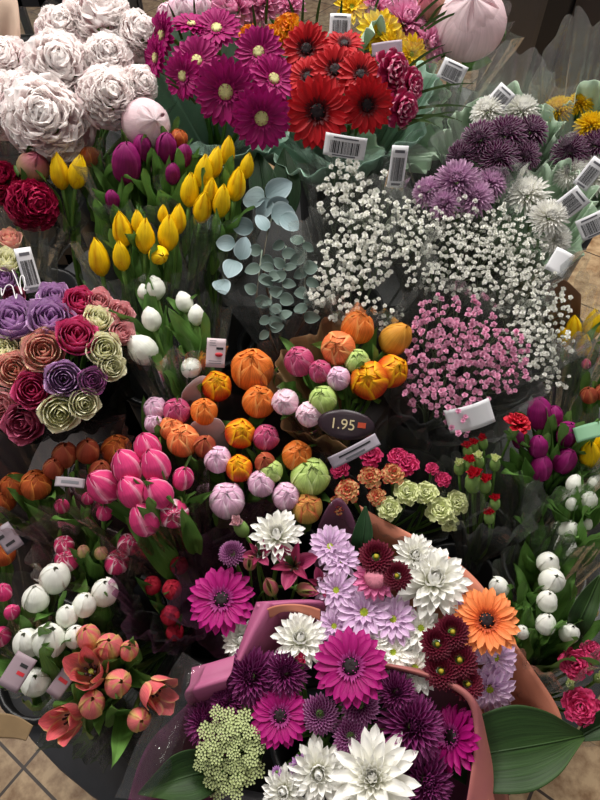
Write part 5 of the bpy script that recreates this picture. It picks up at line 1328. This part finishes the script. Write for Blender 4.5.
bear_grass('bear grass blades behind the yellow and orange carnations', [((296, 26), (286, -4)), ((302, 30), (304, -6)), ((316, 26), (322, -6)), ((340, 30), (342, -2)), ((372, 20), (382, -6)), ((258, 60), (250, 20))])

# ------------------------------------------------------------------ black buckets the bunches stand in
def tier(x, y):
    yy = y - SC.y
    if ((x / .52) ** 2 + ((yy - .10) / .50) ** 2 < 1) and yy > .10: return 0.60
    if ((x / .60) ** 2 + ((yy + .22) / .72) ** 2 < 1) and yy > -.22: return 0.36
    return 0.12
spots = []
for nm, b in BOUQ.items():
    r = b['root']
    if nm in ('salmon', 'carnations_right'): continue
    for s_ in spots:
        if math.hypot(s_[0] - r.x, s_[1] - r.y) < 0.115:
            s_[2] = min(s_[2], r.z); break
    else:
        spots.append([r.x, r.y, r.z])
for i, (x, y, z) in enumerate(spots):
    zt = tier(x, y)
    h = max(0.16, min(0.34, z + 0.07 - zt))
    e = link('flower_bucket', None); e.location = (x, y, zt)
    pc = (Vector((x, y, zt + h)) - CAM); w = FWD.dot(pc)
    col_, row_ = ('left' if pc.dot(RGT) < -.16 else 'right' if pc.dot(RGT) > .16 else 'middle'), ('back' if zt > .5 else 'middle' if zt > .2 else 'front')
    tag(e, f'black plastic flower bucket under the bunches, {row_} step, {col_}', 'bucket', f'black flower buckets, {row_} step, {col_}')
    mb = MB(); mb.lathe([(0.0, 0.002), (.052, 0.002), (.072, h), (.068, h), (.05, .012), (0, .012)], 24); link('body', mb.mesh('body', M_BUCKET), e)
    mb = MB(); mb.lathe([(.072, h - .012), (.078, h - .010), (.078, h), (.070, h + .002), (.068, h - .002)], 24); link('rim', mb.mesh('rim', M_BUCKET), e)

# ------------------------------------------------------------------ sleeves, papers and the labels on them
PAP = dict(name='paper_wrap')
w = sleeve('gerbera_magenta', 'mint paper wrap round the dark magenta gerberas', 92, 76, -.03, -.03, mats=[M_MINT], cxy=(210, 82), **PAP)
w = sleeve('gerbera_magenta', 'clear film over the mint wrap of the dark magenta gerberas', 90, 66, -.03, .01, F_CLEAR, cxy=(210, 76))
w = sleeve('gerbera_red', 'mint paper wrap round the red gerberas', 94, 74, -.03, -.03, mats=[M_MINT], cxy=(336, 94), **PAP)
w = sleeve('gerbera_red', 'clear film with two barcode labels round the red gerberas', 84, 74, -.012, .02, F_CLEAR, cxy=(352, 90))
barcode_label(w, 345, 147, 42, 21, -.16, (0, -.2), .05, 1)
barcode_label(w, 398, 167, 17, 40, -.08, (.3, -.2), .04, 2)
w = sleeve('carnation_yellow', 'pale mint paper standing right of the yellow daisies', 70, 50, -.035, -.05, mats=[M_MINTP], cxy=(412, 92), **PAP)
barcode_label(w, 340, 25, 21, 20, -.05, (0, .2), .04, 3)
card(w, 387, 48, 30, 12, .1, (0, .2), .05, plain_mat('card_mauve_grey', '#9a8c98', .5))
w = sleeve('peony_right', 'clear film with a barcode round the large peony bud', 42, 40, -.05, .03, F_CLEAR, cxy=(466, 40))
barcode_label(w, 452, 72, 26, 19, -.45, (-.1, .1), .03, 4)
w = sleeve('mums_plum', 'mint paper wrap round the plum chrysanthemums', 56, 44, -.03, .0, mats=[M_MINTP], cxy=(500, 138), **PAP)
w = sleeve('mums_plum', 'crinkled clear film with a barcode over the plum chrysanthemums', 62, 52, .0, .05, F_HEAVY, cxy=(500, 132), peaks=.03)
barcode_label(w, 500, 98, 20, 22, -.75, (-.1, .2), .03, 5)
w = sleeve('mums_yellow', 'pale mint paper wrap round the yellow chrysanthemums', 52, 48, -.05, .04, mats=[M_MINTP], cxy=(590, 150), peaks=.03, **PAP)
barcode_label(w, 572, 203, 22, 26, -.9, (-.1, -.2), .05, 6)
barcode_label(w, 592, 226, 26, 22, .5, (-.1, -.2), .05, 7)
barcode_label(w, 590, 174, 16, 30, -.6, (0, 0), .05, 8)
w = sleeve('mums_yellow', 'tall clear film peaks above the yellow chrysanthemums', 56, 52, -.04, .12, F_HEAVY, cxy=(586, 130), peaks=.05, npk=5)
w = sleeve('mums_white', 'mint paper wrap round the white chrysanthemums by the gypsophila', 44, 40, -.035, .01, mats=[M_MINTP], cxy=(548, 210), **PAP)
w = sleeve('mums_lavender', 'clear film over the lavender chrysanthemums', 56, 46, -.01, .03, F_HEAVY, cxy=(458, 186))
w = sleeve('peonies', 'clear film sleeve round the white peonies', 98, 92, -.05, -.02, F_CLEAR, cxy=(68, 80))
w = sleeve('red_peonies', 'clear film sleeve round the crimson peonies', 52, 46, -.03, .02, F_CLEAR, cxy=(26, 190))
w = sleeve('purple_left', 'clear film sleeve round the upper purple tulips', 58, 44, -.02, .02, F_CLEAR, cxy=(145, 172))
w = sleeve('yellow_upper', 'clear film sleeve round the upper yellow tulips', 52, 42, -.03, .0, F_CLEAR, cxy=(214, 190))
w = sleeve('yellow_lower', 'clear film sleeve round the lower yellow tulips', 60, 44, -.03, .01, F_CLEAR, cxy=(140, 246))
w = sleeve('white_sleeve', 'clear film sleeve with a printed card round the white tulips', 50, 44, -.005, .03, F_CLEAR, cxy=(176, 334))
c = card(w, 216, 353, 19, 29, -.08, (.1, -.1), .05, plain_mat('card_blush', '#c4b0b4', .5), 'label')
print_lines(c, [(-.36, .0, .42, .02), (-.36, -.05, .34, .02), (-.36, 0.0, .26, .02), (-.36, .3, -.28, .02), (-.36, .3, -.36, .02)], M_INKG, 'print'); print_lines(c, [(.0, .38, .16, .08)], M_INK, 'print')
mb = MB(); mb.lathe([(0, .0008), (.0035, .0008), (.0036, 0)], 14); mb.v += []
lo = link('logo', mb.mesh('logo', M_REDINK), c[0], Matrix.Translation((.004, -.002, .0002)) @ Matrix.Diagonal((1.5, .8, 1, 1)))
w = sleeve('eucalyptus', 'clear film sleeve round the eucalyptus', 60, 50, .0, -.005, F_HEAVY, cxy=(282, 268), npk=3)
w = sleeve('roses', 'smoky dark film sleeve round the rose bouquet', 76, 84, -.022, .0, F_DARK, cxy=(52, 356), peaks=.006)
w = sleeve('roses_behind', 'clear film sleeve with white handwriting and a barcode left of the roses', 42, 40, -.02, .03, F_CLEAR, cxy=(6, 266))
barcode_label(w, 29, 270, 17, 44, .18, (.5, .1), .04, 9)
def squiggle(parent, name, pts, lift, r=.0011):
    mb = MB(); q = [P(x, y, lift) - parent.location for x, y in pts]
    r *= .65
    mb.tube([crom(q, i / (len(q) * 5)) for i in range(len(q) * 5 + 1)], r, r, 5)
    return link(name, mb.mesh(name, plain_mat('ink_white', '#e6e4e4', .5)), parent)
squiggle(w, 'lettering', [(1, 288), (2, 296), (5, 288), (8, 285), (12, 286), (14, 292), (16, 299), (17, 294)], .055)
squiggle(w, 'lettering', [(12, 270), (16, 279), (20, 290), (22, 294), (20, 284), (21, 276), (24, 277), (25, 284), (24, 290), (28, 290)], .055)
squiggle(w, 'lettering', [(30, 306), (32, 302), (35, 303), (34, 309), (36, 296), (38, 293), (40, 300), (41, 303)], .05)
w = sleeve('doubles', 'kraft paper collar round the orange and pink double tulips', 62, 58, -.03, .01, mats=[M_KRAFT], cxy=(336, 380), arc=(.22, .78), peaks=.012, **PAP)
w = sleeve('doubles', 'clear film with a dark price card round the kraft collared bunch', 72, 66, -.01, .03, F_WARM, cxy=(340, 376))
c = card(w, 346, 425, 58, 30, -.12, (0, -.1), .075, M_DCARD, 'price_card', 'dark oval price card')
me = c[0].data
for v in me.vertices:                       # oval outline
    X, Y = v.co.x / c[1] * 2, v.co.y / c[2] * 2
    v.co.x = X * math.sqrt(max(0, 1 - Y * Y / 2)) * c[1] / 2; v.co.y = Y * math.sqrt(max(0, 1 - X * X / 2)) * c[2] / 2
def text(parent, name, body, size, mat, M):
    f = bpy.data.curves.new(name, 'FONT'); f.body = body; f.size = size; f.extrude = .0002; f.align_x = 'CENTER'; f.align_y = 'CENTER'; f.materials.append(mat)
    t_ = bpy.data.objects.new('t', f); col.objects.link(t_); me = bpy.data.meshes.new_from_object(t_); bpy.data.objects.remove(t_)
    return link(name, me, parent, M)
text(c[0], 'price', '1.95', c[2] * .5, M_CREAMINK, Matrix.Translation((-c[1] * .06, 0, .0012)))
print_lines((c[0], c[1], c[2], .15), [(.2, .34, .05, .18)], plain_mat('ink_orange', '#b8452a', .5), 'spot')
c = card(w, 354, 452, 54, 13, .50, (0, -.2), .075, plain_mat('card_grey_white', '#9a929c', .5), 'label_strip')
print_lines(c, [(-.3, .36, .15, .13)], M_INK, 'print'); print_lines(c, [(-.2, .2, -.22, .16)], M_INKG, 'print')
w = sleeve('doubles_low', 'clear film round the loose mixed tulips', 84, 56, -.025, .0, F_WARM, cxy=(240, 452))
for x, y, r_, l in ((207, 428, .1, 'oval pale pink paper tab below the flamed tulip'), (196, 390, .75, 'pale pink paper tab beside the orange tulips')):
    o = sheet('wrapping_paper', [[(x - 20 * math.cos(r_) + 6 * math.sin(r_), y + 20 * math.sin(r_) + 6 * math.cos(r_), .0), (x - 14 * math.cos(r_) - 7 * math.sin(r_), y + 14 * math.sin(r_) - 7 * math.cos(r_), .012), (x - 10 * math.sin(r_), y - 10 * math.cos(r_), .018), (x + 14 * math.cos(r_) - 7 * math.sin(r_), y - 14 * math.sin(r_) - 7 * math.cos(r_), .012), (x + 20 * math.cos(r_) + 6 * math.sin(r_), y - 20 * math.sin(r_) + 6 * math.cos(r_), .0)],
                                 [(x - 22, y + 20, -.05), (x - 10, y + 16, -.03), (x, y + 15, -.03), (x + 10, y + 16, -.03), (x + 22, y + 16, -.05)],
                                 [(x - 14, y + 45, -.12), (x - 6, y + 44, -.12), (x, y + 44, -.12), (x + 6, y + 44, -.12), (x + 14, y + 45, -.12)]], [M_PALE], 24, 8, wob=.002)
    tag(o, l, 'wrapper')
w = sleeve('pink', 'clear film sleeve round the bright pink tulips', 62, 54, -.012, .02, F_WARM, cxy=(145, 492))
w = sleeve('orange_dark', 'crinkled film drawn over the dark orange tulips at the left', 74, 60, .025, .03, F_WARM, cxy=(56, 474))
c = card(w, 70, 482, 28, 10, 0, (0, .3), .02, plain_mat('card_dim', '#8a8086', .5)); print_lines(c, [(-.3, .3, 0, .3)], M_INKG, 'print')
w = sleeve('pink_low', 'crinkled film sleeve round the dim pink tulips', 56, 46, -.005, .03, F_WARM, cxy=(96, 540))
w = sleeve('edge_left', 'film sleeve with a printed label at the left edge', 44, 44, .0, .03, F_WARM, cxy=(8, 590))
c = card(w, 8, 538, 18, 28, .6, (.1, .1), .05, plain_mat('card_dusk', '#7a7078', .5)); print_lines(c, [(-.4, -.1, .15, .12), (-.3, .2, -.2, .1)], M_INK, 'print')
w = sleeve('white_low', 'clear film sleeve with a pink card round the plump white tulips', 66, 66, -.02, .02, F_CLEAR, cxy=(62, 622))
c = card(w, 17, 672, 22, 34, -.5, (-.2, -.1), .06, M_PCARD); print_lines(c, [(-.05, .3, .22, .10)], M_INK, 'print'); print_lines(c, [(.0, .35, .0, .10)], M_REDINK, 'print')
w = sleeve('salmon', 'clear film sleeve with a pink card round the salmon tulips', 68, 66, -.02, .01, F_CLEAR, cxy=(108, 686))
c = card(w, 62, 682, 16, 30, -.6, (-.2, -.1), .02, M_PCARD); print_lines(c, [(-.3, .3, .05, .12)], M_REDINK, 'print')
w = sleeve('ranunculus', 'mauve film sleeve between the dark red tulips and the magenta gerbera', 46, 48, -.01, .04, F_MAUVE, cxy=(170, 590), arc=(.0, .55))
w = sleeve('gerbera_mauve', 'sheer mauve film round the single magenta gerbera', 84, 70, -.03, .02, F_MAUVE, cxy=(262, 580), arc=(.30, .80))
w = sleeve('carnations_mid', 'clear film round the mixed small carnations', 74, 50, -.02, .02, F_CLEAR, cxy=(402, 486))
w = sleeve('carnations_red', 'clear film sleeve round the red carnation buds', 46, 50, .0, .0, F_HEAVY, cxy=(488, 486))
w = sleeve('purple_right', 'clear film sleeve round the right purple tulips', 52, 54, .0, .03, F_CLEAR, cxy=(548, 450))
w = sleeve('white_right', 'clear film sleeve round the white tulips at the right', 44, 46, -.005, .02, F_HEAVY, cxy=(580, 508))
w = sleeve('white_right_low', 'crinkled clear film over the lower white tulips at the right', 58, 66, -.005, .02, F_HEAVY, cxy=(550, 610))
w = sleeve('carnations_right', 'clear film sleeve round the hot pink carnations', 42, 56, -.01, .02, F_CLEAR, cxy=(586, 688))
w = sleeve('yellow_right', 'clear film over the yellow tulips at the right edge', 38, 40, .02, .04, F_HEAVY, cxy=(582, 330))
w = sleeve('yellow_right_low', 'film sleeve with a green band round the yellow tulips', 26, 26, -.01, .02, F_CLEAR, cxy=(594, 448))
card(w, 590, 431, 30, 16, .1, (-.2, .3), .05, plain_mat('band_green', '#6f9a78', .5), 'band', 'green band')
w = sleeve('gyp_in the middle clump', 'crinkled clear film round the middle white gypsophila', 62, 78, .012, .02, F_HEAVY, cxy=(362, 258), peaks=.03)
w = sleeve('gyp_in the small upper clump', 'clear film round the small upper white gypsophila', 44, 38, -.01, .02, F_CLEAR, cxy=(352, 186))
w = sleeve('gyp_in the big clump', 'crinkled clear film round the big white gypsophila clump', 88, 62, -.005, .03, F_HEAVY, cxy=(474, 248), peaks=.03)
w = sleeve('gyp_in the drooping right clump', 'clear film round the drooping white gypsophila', 50, 72, -.01, .02, F_HEAVY, cxy=(534, 322))
card(w, 560, 262, 20, 24, -.5, (.2, .1), .03, M_CARD, 'tag', 'blank white tag')
w = sleeve('gyp_in the pink clump', 'clear film with a white tag round the pink gypsophila', 76, 84, -.002, .02, F_HEAVY, cxy=(464, 362))
card(w, 470, 418, 46, 26, .35, (.1, -.3), .045, M_CARD, 'tag', 'blank white tag', bend=.3)
# plain wrap of beige paper behind, at the left corner
o = sheet('paper_bag', [
    [(-30, 20, .0), (-14, -8, .03), (2, -10, .04), (16, -4, .04), (20, 30, .02), (18, 56, .0)],
    [(-30, 40, -.02), (-14, 20, .0), (0, 18, .02), (10, 22, .02), (14, 40, .01), (14, 60, -.01)],
    [(-30, 90, -.08), (-14, 88, -.08), (-4, 86, -.08), (4, 86, -.08), (8, 88, -.08), (10, 92, -.08)]], [plain_mat('paper_beige', '#c2a894', .7, .1, 20, bump=.2, transl=.1)], 24, 8)
tag(o, 'beige paper wrap behind the white peonies at the upper left corner', 'wrapper')

o = sheet('wrapping_paper', [
    [(-20, 714, .012), (2, 713, .014), (18, 716, .014), (33, 725, .012)],
    [(-20, 738, .012), (2, 738, .013), (15, 738, .013), (26, 740, .012)]], [plain_mat('paper_kraft_dull', '#7c6648', 0.7, 0.2, 40, bump=0.2)], 20, 8, wob=.003)
tag(o, 'scrap of kraft wrap at the left edge above the charcoal rim', 'wrapper')

o = sheet('wrapping_paper', [
    [(546, 300, .0), (552, 282, .01), (566, 278, .01), (582, 294, .0)],
    [(548, 320, -.03), (556, 306, -.02), (568, 302, -.02), (580, 316, -.03)],
    [(556, 360, -.12), (562, 358, -.12), (568, 358, -.12), (574, 360, -.12)]], [plain_mat('paper_brown', '#6a4a34', .6, .2, 30, bump=.2)], 20, 10, wob=.004)
tag(o, 'brown paper wrap between the gypsophila and the yellow tulips at the right edge', 'wrapper')

big_leaf('dark green leaf behind the eucalyptus, beside the upper yellow tulips', leaf_rows([(270, 222, 7, -.08), (266, 198, 14, -.06), (262, 174, 13, -.05), (258, 152, 1, -.05)]), dark=True)
big_leaf('dark green leaf behind the eucalyptus, below the red gerberas', leaf_rows([(284, 222, 7, -.08), (286, 196, 15, -.06), (286, 172, 13, -.05), (284, 148, 1, -.05)]), dark=True)
